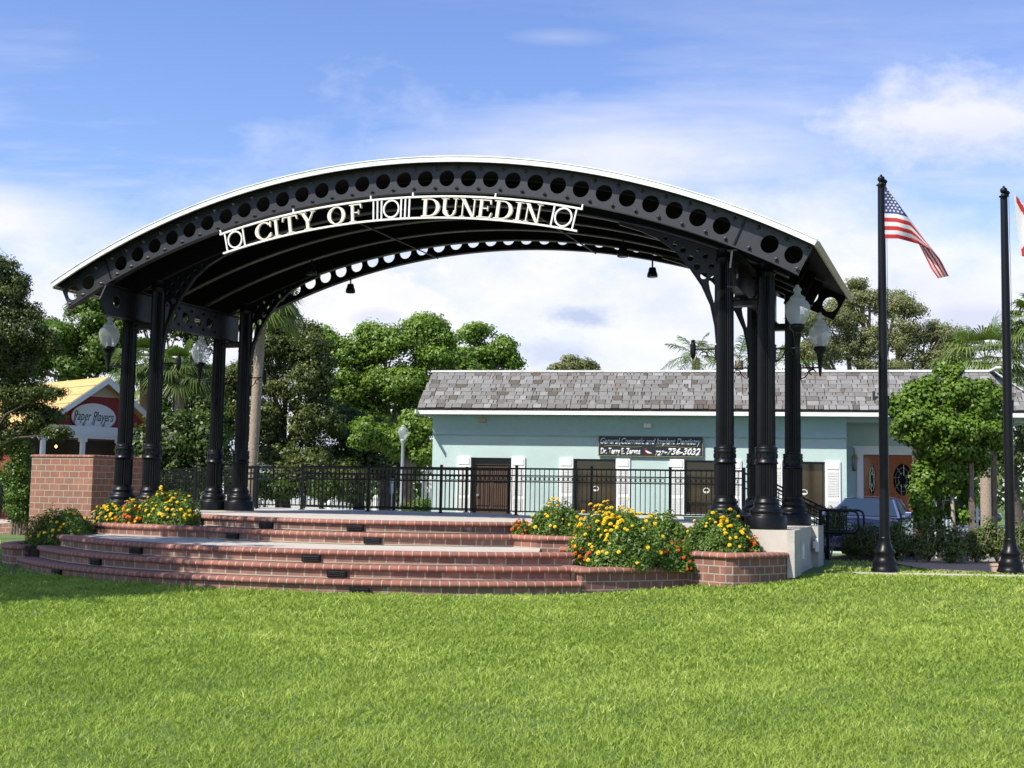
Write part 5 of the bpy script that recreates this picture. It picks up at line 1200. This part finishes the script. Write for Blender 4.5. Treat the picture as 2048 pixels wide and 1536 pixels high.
def palm(lb, px, py, Y, ln, nf, fan=True, bpx=None, droop=.45, r=.16, wl=.5, nleaf=26, t0=.5, m='palm', dead=0):
    c = W(px, py, Y); b = W(bpx if bpx is not None else px, 1000, Y); b.z = float(gz(b.x, b.y)); e = thing('palm_tree', lb, 'palm tree', b, 0, 'palm trees'); top = c - b
    s = MB(); n = 14; pts = [Vector((top.x * (f ** 1.3), 0, top.z * f - .1)) for f in [k / n for k in range(n + 1)]]
    s.tube(pts, [r * (1.25 if k == 0 else 1.0 + .06 * (k % 2)) for k in range(n + 1)], 12); s.build('trunk', M_['palmbark'], e)
    P, T = [], []
    for k in range(nf):
        az = k * 2.39996; el = math.asin(max(-.5, min(1, 1 - 1.45 * (k + .5) / nf))); d = Vector((math.cos(az) * math.cos(el), math.sin(az) * math.cos(el), math.sin(el)))
        frond(P, T, top + d * .1, d, ln * random.uniform(.85, 1.12), droop * random.uniform(.7, 1.3), nleaf, wl, fan, t0)
    V = np.array([[tuple(v) for v in q] for q in P]).reshape(-1, 3); np_mesh('crown', V, np.arange(len(V)).reshape(-1, 4), LM[m], e, tint=np.repeat(np.clip(T, 0, 1), 4)); return e
palm('fan palm seen between the two front left columns', 290, 730, 42, 1.4, 26, True, bpx=287, t0=.0)
palm('fan palm right of the front left columns, its fronds drooping behind a lantern', 360, 745, 41, 1.5, 28, True, bpx=355, t0=.02)
palm('tall palm with bare speckled trunk behind the inner rear left column', 524, 606, 36, 1.5, 30, True, bpx=501, t0=.5, r=.15)
palm('feathery palm above the grey roof, left of the right columns', 1392, 712, 50, 1.5, 16, False, t0=.55, wl=.45, m='palm', nleaf=20)
palm('feathery palm with broad fronds behind the right column pair', 1478, 716, 46, 1.5, 14, False, t0=.6, wl=.55, m='mid', nleaf=16, droop=.25)
palm('young palm with upright broad leaves right of the large column', 1550, 735, 46, 1.5, 12, False, t0=.6, wl=.6, m='mid', nleaf=14, droop=.2)
palm('fan palm behind the vine arbour between the flagpoles', 1972, 722, 45, 2.1, 40, True, bpx=1973, t0=.45, r=.22)
palm('taller palm at the right edge with one yellow frond', 2078, 640, 40, 1.45, 28, True, bpx=2066, t0=.25)
palm('broad old palm trunk at the far left behind the shop', 300, 770, 47, .9, 8, True, bpx=291, r=.2)
# shade tree standing left of the camera, outside the frame; it shades the left end of lawn and steps
e = thing('shade_tree', 'oak left of the view whose shadow falls on the left of the lawn', 'tree', (-13.75, 15.6, 0)); lob = []
for p in ((-.3, 3.1, 6.2, 1.5), (-1.2, 3.8, 6.4, 1.6), (.5, .0, 6.3, 2.0), (-1.8, .6, 6.0, 1.8), (.9, 1.2, 7.4, 1.5), (-.6, 2.0, 7.0, 1.6), (-2.6, 1.9, 6.8, 1.7), (1.6, .1, 6.2, 1.1), (-3.4, .3, 5.8, 1.6), (1.8, 2.3, 7.6, .9)): lob.append(((p[0] * 1.55 + .9, p[1] * 1.5 - 1.2, p[2]), (p[3] * 1.25, p[3] * 1.25, p[3] * .85)))
tree_leaves('crown', e, lob, 42000, .19, 'oak', .6, .3, .9, .2, .5, 31); limbs('trunk', e, (-1, 0, -.1), (-1, 0, 4.6), .3, lob, 'bark', seed=31, twigs=0)

# ---------------------------------------------------------------- vine arbour
Y0 = 27.0; b = W(1890, 1000, Y0); b.z = float(gz(b.x, b.y)); K = Y0 / FPX
va = thing('vine_tree', 'dense bright vine spreading over a timber arbour between the flagpoles', 'vine', b)
def vp(px, py, yo=0): return tuple(W(px, py, Y0 + yo) - b)
lob = [(vp(x, y, yo), (rx * K, rx * K * .8, ry * K)) for x, y, rx, ry, yo in ((1845, 800, 50, 34, 0), (1900, 790, 55, 34, 0), (1955, 810, 45, 38, 0), (1830, 840, 45, 32, -.3), (1885, 850, 50, 36, -.4), (1940, 860, 45, 34, -.3), (1975, 840, 32, 36, 0), (1990, 800, 22, 24, 0), (1870, 895, 40, 26, -.2), (1925, 900, 32, 22, -.2), (1845, 960, 15, 40, -.2), (1842, 1010, 14, 26, -.2), (1880, 940, 20, 26, 0), (1905, 750, 20, 22, .2), (1882, 735, 8, 16, .2), (1960, 775, 20, 14, 0), (1855, 765, 20, 14, 0), (1852, 925, 24, 30, 0), (1895, 925, 30, 30, .1), (1945, 905, 40, 24, 0), (1985, 880, 26, 24, 0), (1845, 1040, 14, 20, -.2), (1868, 985, 12, 24, .1), (1925, 955, 16, 24, .2), (1890, 985, 10, 20, .3), (1905, 1020, 12, 16, .3), (1835, 870, 46, 28, -.2), (1845, 990, 20, 40, -.3), (1895, 960, 26, 34, .1), (1935, 985, 14, 34, .4), (1870, 1035, 16, 24, .2), (1925, 1030, 14, 22, .2), (1960, 930, 20, 26, .3), (1985, 790, 26, 22, 0), (1800, 815, 22, 26, 0), (1990, 850, 22, 30, .2))]
tree_leaves('foliage', va, lob, 58000, .09, 'vine', .8, .5, .9, .35, .52, 41, .2, sub=3)
s = MB()
for pts, r in (([(1858, 1068, 0), (1840, 1035, .1), (1850, 1015, -.1), (1866, 1000, 0), (1875, 975, 0), (1880, 900, 0)], .05), ([(1862, 1068, -.1), (1868, 1040, -.1), (1856, 1018, 0), (1852, 1000, .1), (1866, 960, .1)], .035),
               ([(1908, 1072, 0), (1905, 1010, 0), (1902, 980, .1), (1915, 950, 0), (1925, 900, 0), (1928, 870, 0)], .05), ([(1905, 990, 0), (1880, 950, 0), (1862, 900, 0)], .03), ([(1880, 1060, .2), (1888, 1000, .2), (1896, 930, .2)], .025)):
    s.tube([vp(*p) for p in pts], [r * (1 - .08 * i) for i in range(len(pts))], 8)
s.build('trunk', M_['greybark'], va)
ab = thing('arbour', 'weathered timber arbour holding up the vine', 'arbour', b)
for px, yo in ((1944, 0), (1880, .9), (1832, .9), (1990, .9)):
    p0 = Vector(vp(px, 1085, yo)); p1 = Vector(vp(px, 870, yo)); s = MB(); s.box((p0.x, p0.y, (p1.z - .1) / 2), (.10, .10, p1.z + .1)); s.build('post', M_['bark'], ab)
s = MB(); pz = vp(1900, 872, 0); 
for yo in (0, .9): s.box((pz[0] + .05, yo, pz[2]), (2.1, .06, .12))
for k in range(6): s.box((pz[0] - .85 + k * .36, .45, pz[2] + .085), (.05, 1.4, .05))
s.build('beam', M_['bark'], ab)
tr = thing('lattice_panel', 'white lattice panel with pickets behind the vine trunks', 'lattice', b)
s = MB()
for k in range(11):
    p = Vector(vp(1872 + k * 8.2, 1000, 1.6)); s.box((p.x, p.y, .55), (.05, .02, 1.25)); s.prism([(p.x - .025, 1.175), (p.x + .025, 1.175), (p.x, 1.25)], p.y - .01, p.y + .01, lambda a, b_, c: (a, c, b_))
p0 = Vector(vp(1866, 1000, 1.6)); p1 = Vector(vp(1962, 1000, 1.6))
for z in (.3, .95): s.box(((p0.x + p1.x) / 2, p0.y + .024, z), (p1.x - p0.x, .02, .07))
s.build('panel', M_['white'], tr)
pier = thing('brick_pier', 'small terracotta brick pier beside the arbour post', 'pier', W(1954, 1090, 27.6) * 1); pier.location.z = .1
s = MB(); s.box((0, 0, .30), (.20, .20, .62)); s.box((0, 0, .635), (.24, .24, .05)); s.build('shaft', M_['terracotta'], pier)
pier2 = thing('stone_kerb', 'pale low stone kerb behind the rose shrubs at the right', 'kerb', W(1985, 1092, 27.2)); pier2.location.z = .05
s = MB(); s.box((.35, 0, .14), (1.6, .25, .26)); s.build('kerb_stones', M_['concrete2'], pier2, bevel=.02)
# rose shrubs along the mulch bed
RS = [(1660, 1045, 30, 30, 26.5), (1705, 1082, 30, 26, 25.2), (1752, 1080, 32, 28, 24.7), (1805, 1080, 34, 40, 24.5), (1855, 1085, 32, 36, 24.2), (1905, 1090, 32, 34, 24.0), (1952, 1090, 28, 32, 24.3), (1992, 1080, 26, 34, 24.6), (2035, 1085, 28, 44, 24.0)]
LBS = ['dark leafy shrub beside the stair railing post', 'dark low shrub in front of the blue car bumper, left one', 'dark low shrub between the railing post and the left flagpole', 'rose shrub with fine leaves just right of the left flagpole', 'rose shrub below the twisted vine trunk', 'broadest rose shrub in the middle of the mulch bed', 'rose shrub in front of the timber arbour post', 'rose shrub in front of the pale stone kerb', 'rose shrub right of the right flagpole']
for k, ((x, y, rx, ry, Y), lb) in enumerate(zip(RS, LBS)):
    bb = W(x, 1000, Y); bb.z = float(gz(bb.x, bb.y)); e = thing('rose_shrub', lb, 'shrub', bb, 0, 'shrubs along the mulch bed'); c = W(x, y, Y) - bb; kk = Y / FPX
    lobes = [(tuple(c), (rx * kk, rx * kk * .8, ry * kk)), ((c.x + random.uniform(-.2, .2), c.y, c.z + .12), (rx * kk * .6, rx * kk * .6, ry * kk * .8)), ((c.x + random.uniform(-.3, .3), c.y - .1, c.z - .1), (rx * kk * .8, rx * kk * .5, ry * kk * .6))]
    tree_leaves('foliage', e, lobes, 3000, .055, 'shrub' if k > 2 else 'oak', .6, .3, .9, .4, .5 if k > 2 else .35, 50 + k, .12); s = MB()
    for q in range(9): a = 2 * math.pi * q / 9; s.tube([(0, 0, 0), (rx * kk * .8 * math.cos(a), .4 * math.sin(a), c.z + ry * kk * .9 * random.uniform(.6, 1.1))], [.012, .004], 5)
    s.build('stems', M_['greybark'], e)

# ================================================================ CARS
def car(lb, loc, rz, paint, group=None):
    e = thing('parked_car', lb, 'car', loc, rz, group)   # nose towards -y, built on the ground z=0
    ST = [(0.0, .60, .30, .42, .50, .48), (.08, .74, .24, .45, .58, .60), (.35, .84, .20, .50, .70, .72), (.9, .875, .20, .55, .80, .82), (1.35, .885, .20, .58, .88, .93), (2.2, .885, .20, .58, .92, .96), (3.3, .885, .20, .58, .93, .97), (3.9, .87, .22, .58, .94, .99), (4.35, .80, .28, .55, .90, .93), (4.45, .68, .38, .50, .80, .82)]
    s = MB(); vs = []
    for y, w_, zb, zm, zs, zt in ST:
        half = [(w_ * .80, zb), (w_ * .97, zb + .06), (w_, zm), (w_ * .985, (zm + zs) / 2), (w_ * .95, zs), (w_ * .84, zs + (zt - zs) * .75), (w_ * .45, zt), (0, zt + .012)]
        vs += [(a, y, z) for a, z in half] + [(-a, y, z) for a, z in half[-2::-1]]
    n = 15; fs = [(i * n + k, i * n + k + 1, (i + 1) * n + k + 1, (i + 1) * n + k) for i in range(len(ST) - 1) for k in range(n - 1)] + [(i * n + n - 1, i * n, (i + 1) * n, (i + 1) * n + n - 1) for i in range(len(ST) - 1)]
    s._add(vs, fs, None, True); s._add(vs[:n], [tuple(range(n))]); s._add(vs[-n:], [tuple(range(n))[::-1]]); body = s.build('body', M_[paint], e)
    # cabin: rings from belt to roof
    s = MB(); belt = [(.80, 1.42), (.82, 2.2), (.82, 3.2), (.78, 3.95)]; roof_ = [(.56, 2.15), (.60, 2.5), (.60, 3.1), (.55, 3.45)]
    B = [(a, y, .95) for a, y in belt] + [(-a, y, .95) for a, y in belt[::-1]]; T_ = [(a, y, 1.385) for a, y in roof_] + [(-a, y, 1.385) for a, y in roof_[::-1]]
    s._add(B + T_, [(i, (i + 1) % 8, 8 + (i + 1) % 8, 8 + i) for i in range(8)]); s.build('cabin_pillars', M_[paint], e)
    s = MB(); zr = 1.38; gr = []
    for y in (2.12, 2.3, 2.7, 3.1, 3.3, 3.48):
        f = 1 - abs(y - 2.8) / 1.6
        for a in (-.58, -.4, 0, .4, .58): gr.append((a * (1.02 if 2.2 < y < 3.4 else .96), y, zr + .055 * f + .035 * (1 - (a / .58) ** 2) - .02))
    s._add(gr, [(i * 5 + k, i * 5 + k + 1, i * 5 + k + 6, i * 5 + k + 5) for i in range(5) for k in range(4)], None, True); s.build('roof_panel', M_[paint], e)
    def pane(nm, q, off=.012):
        m = MB(); a, b_, c, d = [Vector(p) for p in q]; nn = (b_ - a).cross(d - a).normalized() * off; m._add([p + nn for p in (a, b_, c, d)], [(0, 1, 2, 3)]); return m.build(nm, M_['carglass'], e)
    pane('windshield', [(-.74, 1.44, .98), (.74, 1.44, .98), (.53, 2.13, 1.37), (-.53, 2.13, 1.37)])
    pane('rear_window', [(.70, 3.90, .99), (-.70, 3.90, .99), (-.50, 3.45, 1.37), (.50, 3.45, 1.37)])
    for sx in (-1, 1):
        q = [(sx * .815, 1.62, .985), (sx * .83, 2.5, .985), (sx * .607, 2.5, 1.36), (sx * .575, 2.22, 1.36)]; q2 = [(sx * .83, 2.58, .985), (sx * .80, 3.7, .985), (sx * .57, 3.35, 1.36), (sx * .607, 2.58, 1.36)]
        if sx < 0: q, q2 = q[::-1], q2[::-1]
        pane('side_window', q); pane('side_window', q2)
        m = MB(); m.box((sx * .97, 1.72, 1.03), (.19, .09, .13)); m.box((sx * .86, 1.74, .99), (.10, .05, .04)); m.build('mirror', M_[paint], e, bevel=.03)
        m = MB(); m._add([(sx * .80, .10, .56), (sx * .42, -.02, .56), (sx * .42, .02, .68), (sx * .78, .20, .70)], [(0, 1, 2, 3)] if sx > 0 else [(3, 2, 1, 0)]); m.build('headlight', M_['chrome'], e)
        for y in (.85, 3.65):
            m = MB(); m.tube([(sx * .70, y, .31), (sx * .90, y, .31)], .31, 24, smooth=False); wh = m.build('wheel', M_['rubber'], e); m = MB(); m.tube([(sx * .895, y, .31), (sx * .908, y, .31)], .19, 16); m.build('rim', M_['chrome'], wh)
    m = MB(); m.box((0, -.012, .60), (.70, .03, .10)); m.build('grille', M_['bronze'], e); m = MB(); m.box((0, -.03, .36), (1.2, .05, .07)); m.build('bumper_trim', M_['chrome'], e); m = MB(); m.box((0, -.02, .46), (.31, .02, .12)); m.build('licence_plate', M_['white'], e)
    m = MB(); m.box((-.02, 2.0, 1.24), (.20, .02, .05)); m.build('rear_mirror', M_['bronze'], e)
    for sx in (-.38, .38): m = MB(); m.box((sx, 2.45, .93), (.42, .12, .55)); m.build('seat', M_['grey'], e)
    return e
c0 = W(1732, 1000, 28.2) - Matrix.Rotation(R(-26), 3, 'Z') @ Vector((0, 1.75, 0)); c0.z = .13
c1 = car('silver blue car parked facing the lawn in front of the teal building', c0, R(-26), 'bluepaint', 'parked cars')
def addcar(lb, px, Y, rz, paint):
    q = copy_tree(c1); p = W(px, 1000, Y); q.location = (p.x, p.y, .12); q.rotation_euler = (0, 0, rz); q['label'] = lb
    for o in q.children:
        if o.data.materials[0] == M_['bluepaint']: o.data = o.data.copy(); o.data.materials[0] = M_[paint]
addcar('dark car parked in the shade far off at the right, side on', 1998, 66, R(80), 'darkpaint')
addcar('white car parked beyond the ramp, seen between the left columns', 368, 47, R(70), 'whitepaint')

# ================================================================ LEFT SHOP
SY = R(47); SO = W(209, 757, 40); RZ = SO.z; so_ = Vector((SO.x, SO.y, 0)); SU = Vector((math.cos(SY), math.sin(SY), 0))
shop = thing('gabled_shop', 'small red shop with yellow gabled roof and white porch left of the stage', 'building', so_, SY)
# local: x along the gable (right), y along the ridge (back left is +y), gable plane y=0
HW, RISE, SLP = 2.35, 1.72, .0; ev = RZ - RISE; BM0, BM1 = ev - .02 - .34, ev + .28
s = MB(); s.prism([(-HW + .35, ev), (HW - .35, ev), (0, RZ - .18)], .10, .22, lambda a, b_, c: (a, c, b_)); s.build('gable', M_['redwall'], shop)
s = MB(); s.prism([(-.62, RZ - .62), (.62, RZ - .62), (0, RZ - .22)], .06, .095, lambda a, b_, c: (a, c, b_))
for k in range(4): s.box((0, .045, RZ - .56 + k * .08), (.84 - k * .24, .02, .02))
s.build('gable_vent', M_['beige'], shop)
for sg in (-1, 1):
    s = MB(); a, b_ = Vector((0, RZ)), Vector((sg * (HW + .25), RZ - (HW + .25) * RISE / HW)); s.prism([(a.x, a.y + .02), (b_.x, b_.y + .02), (b_.x, b_.y - .17), (a.x, a.y - .19)][::sg], -.30, -.25, lambda p, q, c: (p, c, q)); s.build('barge_board', M_['shopwhite'], shop)
    s = MB(); s._add([(0, -.28, RZ + .05), (sg * (HW + .3), -.28, RZ + .05 - (HW + .3) * RISE / HW), (sg * (HW + .3), 7.5, RZ + .05 - (HW + .3) * RISE / HW), (0, 7.5, RZ + .05), (0, -.28, RZ - .01), (sg * (HW + .3), -.28, RZ - .01 - (HW + .3) * RISE / HW), (sg * (HW + .3), 7.5, RZ - .01 - (HW + .3) * RISE / HW), (0, 7.5, RZ - .01)],
       [(0, 1, 2, 3), (4, 7, 6, 5), (0, 4, 5, 1), (1, 5, 6, 2), (2, 6, 7, 3)]); r_ = s.build('roof', M_['yellowroof'], shop)
    q = MB()
    for k in range(1, 6): x = sg * (HW + .3) * k / 6; z = RZ + .055 - abs(x) * RISE / HW; q.box((x, 3.6, z + .012), (.03, 7.7, .02), ry=0)
    q.build('roof_batten', M_['beige'], r_)
s = MB(); s.box((0, .02, ev - .10), (2 * HW - .1, .16, .40)); s.box((0, -.07, ev - .20), (2 * HW, .03, .03)); s.build('porch_beam', M_['shopwhite'], shop)
for x in (-2.0, -.65, .65, 2.0):
    s = MB(); s.box((x, .02, (ev - .3) / 2), (.13, .13, ev - .3)); s.box((x, .02, ev - .36), (.22, .2, .12)); s.build('porch_post', M_['shopwhite'], shop)
s = MB(); s.box((0, 1.8, (ev - .3) / 2), (2 * HW - .4, .15, ev - .3)); s.build('front_wall', M_['bronze'], shop); s = MB(); s.box((-HW + .25, 4.6, ev / 2), (.15, 5.6, ev)); s.box((HW - .25, 4.6, ev / 2), (.15, 5.6, ev)); s.build('wall', M_['redwall'], shop)
for x in (-1.1, .2, 1.3):
    s = MB(); s.box((x, 1.70, 1.75), (.8, .05, 1.1)); f = s.build('window', M_['shopwhite'], shop); s = MB(); s.box((x, 1.665, 1.75), (.7, .03, 1.0)); s.build('pane', M_['glassd'], f)
e2 = MB(); e2._add([(HW + .1, .4, ev + .05), (HW + 1.3, .4, ev - .55), (HW + 1.3, 5, ev - .55), (HW + .1, 5, ev + .05)], [(0, 1, 2, 3)]); e2._add([(HW + .1, .38, ev + .05), (HW + 1.3, .38, ev - .55), (HW + 1.3, .38, ev - .68), (HW + .1, .38, ev - .08)], [(0, 1, 2, 3)]); e2.build('side_awning', M_['shopwhite'], shop)
ss = thing('oval_sign', 'white oval shop sign with handwritten lettering on the red gable', 'sign', so_ + SU * .02 + Vector((0, 0, 0)), SY)
zc_ = W(191.5, 835, 40).z; s = MB(); s.prism(circ(-.31, zc_, .80, 40, .47), .035, .075, lambda a, b_, c: (a, c, b_)); s.build('board', M_['shopwhite'], ss)
s = MB(); s.ring(circ(-.31, zc_, .83, 40, .50), circ(-.31, zc_, .785, 40, .455), .025, .06, lambda a, b_, c: (a, c, b_)); s.build('rim', M_['redwall'], ss)
textmesh('lettering', 'Paper Players', .33, 1.40, M_['ink'], ss, (-1.01, .030, zc_ - .12), shear=.28, off=-.002)
s = MB()
for x, sg in ((-.98, 1), (-.30, 1)):   # flourishes below the capitals and descenders
    s.tube([(x + .10, .03, zc_ + .16), (x + .04, .03, zc_ - .05), (x - .02, .03, zc_ - .26), (x - .08, .03, zc_ - .22), (x - .03, .03, zc_ - .14)], .012, 5)
for x in (-.62, .08): s.tube([(x, .03, zc_ - .12), (x - .03, .03, zc_ - .30), (x - .09, .03, zc_ - .32), (x - .05, .03, zc_ - .2)], .011, 5)
s.build('flourish', M_['ink'], ss)
lampm = mat('porch_lamp_glow', (.9, .6, .3)); NT(lampm.node_tree); lampm.node_tree.nodes['Principled BSDF'].inputs['Emission Color'].default_value = (1, .5, .15, 1); lampm.node_tree.nodes['Principled BSDF'].inputs['Emission Strength'].default_value = 3
pl = thing('porch_lamp', 'small lit orange porch lamp under the white beam of the red shop', 'lamp', W(112, 893, 39.2)); s = MB(); s.lathe([(.02, -.05), (.05, 0), (.02, .05)], n=10); s.build('bulb', lampm, pl); s = MB(); s.tube([(0, 0, .05), (0, 0, .2)], .01, 5); s.build('hanger', M_['black'], pl)

# ================================================================ BACKGROUND STREET FURNITURE
pf = thing('picket_fence', 'low white picket fence far behind the stage fence', 'fence', W(520, 1000, 50)); pf.location.z = .12
s = MB(); x1_ = W(872, 1000, 50).x - pf.location.x + 0; n = int(x1_ / .16)
for k in range(n): s.box((k * .16, 0, .44), (.085, .02, .82)); s.prism([(k * .16 - .0425, .85), (k * .16 + .0425, .85), (k * .16, .92)], -.01, .01, lambda a, b_, c: (a, c, b_))
s.build('pickets', M_['shopwhite'], pf); s = MB()
for z in (.22, .68): s.box((x1_ / 2, .025, z), (x1_, .03, .08))
s.build('rails', M_['shopwhite'], pf)
for px, yt, Y, lb in ((660, 1000, 38, 'shorter white round post behind the stage fence'), (752, 990, 37, 'taller white round post behind the stage fence, left of the lamp post')):
    b = W(px, 1000, Y); b.z = .1; h = W(px, yt, Y).z - .1; e = thing('white_post', lb, 'post', b, 0, 'white posts behind the stage'); s = MB(); s.lathe([(.10, 0), (.09, h - .2), (.075, h - .14), (.09, h - .12), (.085, h - .05), (.04, h)], n=16); s.build('shaft', M_['white'], e)
b = W(803, 1000, 36); b.z = .1; h = W(806, 850, 36).z - .1
lp = thing('street_lamp', 'grey street lamp with clear acorn globe left of the teal building', 'street lamp', b)
s = MB(); s.lathe([(.12, 0), (.10, .3), (.07, .4), (.058, .5), (.045, h - .55), (.07, h - .5), (.085, h - .44), (.06, h - .42)], n=16); s.build('pole', M_['grey'], lp)
s = MB(); s.lathe([(.07, h - .42), (.13, h - .34), (.16, h - .22), (.14, h - .12), (.07, h - .06), (.05, h - .04)], n=18); s.build('globe', M_['globe'], lp)
s = MB(); s.lathe([(.06, h - .05), (.065, h - .03), (.02, h)], n=12); s.build('finial', M_['grey'], lp)
b = W(783, 1000, 39); b.z = .1; ps = thing('parking_sign', 'narrow pale blue sign on a thin post behind the stage fence', 'sign', b)
z0, z1 = W(783, 987, 39).z - .1, W(783, 957, 39).z - .1
s = MB(); s.box((0, 0, (z0 + z1) / 2), (.15, .012, z1 - z0)); s.build('panel', M_['bluesign'], ps); s = MB(); s.box((0, .02, z1 / 2), (.03, .025, z1)); s.build('post', M_['grey'], ps)
textmesh('lettering', 'A', .09, .07, M_['ink'], ps, (-.035, -.008, z1 - .16), off=.02)
# white gabled porch beyond the left corner of the clinic
b = W(848, 1000, 41); b.z = .1; wp = thing('white_porch', 'small white porch with sloping gable edge behind the corner of the teal building', 'porch', b)
s = MB(); s.box((0, 0, 1.0), (.17, .17, 1.9)); s.build('post', M_['white'], wp)
s = MB(); s.prism([(-.20, 1.86), (.75, 2.62), (1.6, 1.9), (1.6, 1.78), (.75, 2.45), (-.20, 1.72)], -.08, .02, lambda a, b_, c: (a, c, b_)); s.build('gable_edge', M_['white'], wp)
s = MB(); s.box((.8, .8, 1.0), (1.4, .1, 1.9)); s.build('wall', M_['white'], wp)
# white house glimpsed through the shrubs
b = W(560, 1000, 63); b.z = .1; wh_ = thing('white_house', 'white house glimpsed through the shrubs behind the stage fence', 'house', b)
s = MB(); s.box((0, 0, 1.4), (6.4, 4, 2.8)); s.build('wall', M_['shopwhite'], wh_)
s = MB(); s.prism([(-2.3, 2.81), (2.3, 2.81), (0, 4.0)], -3.5, 3.5, lambda a, b_, c: (c, a, b_)); s.build('roof', M_['grey'], wh_)
for x in (-2.1, -.7, .9, 2.3):
    s = MB(); s.box((x, -2.02, 1.5), (.8, .04, 1.1)); f = s.build('window', M_['white'], wh_); s = MB(); s.box((x, -2.05, 1.5), (.66, .02, .96)); s.build('pane', M_['glassd'], f)
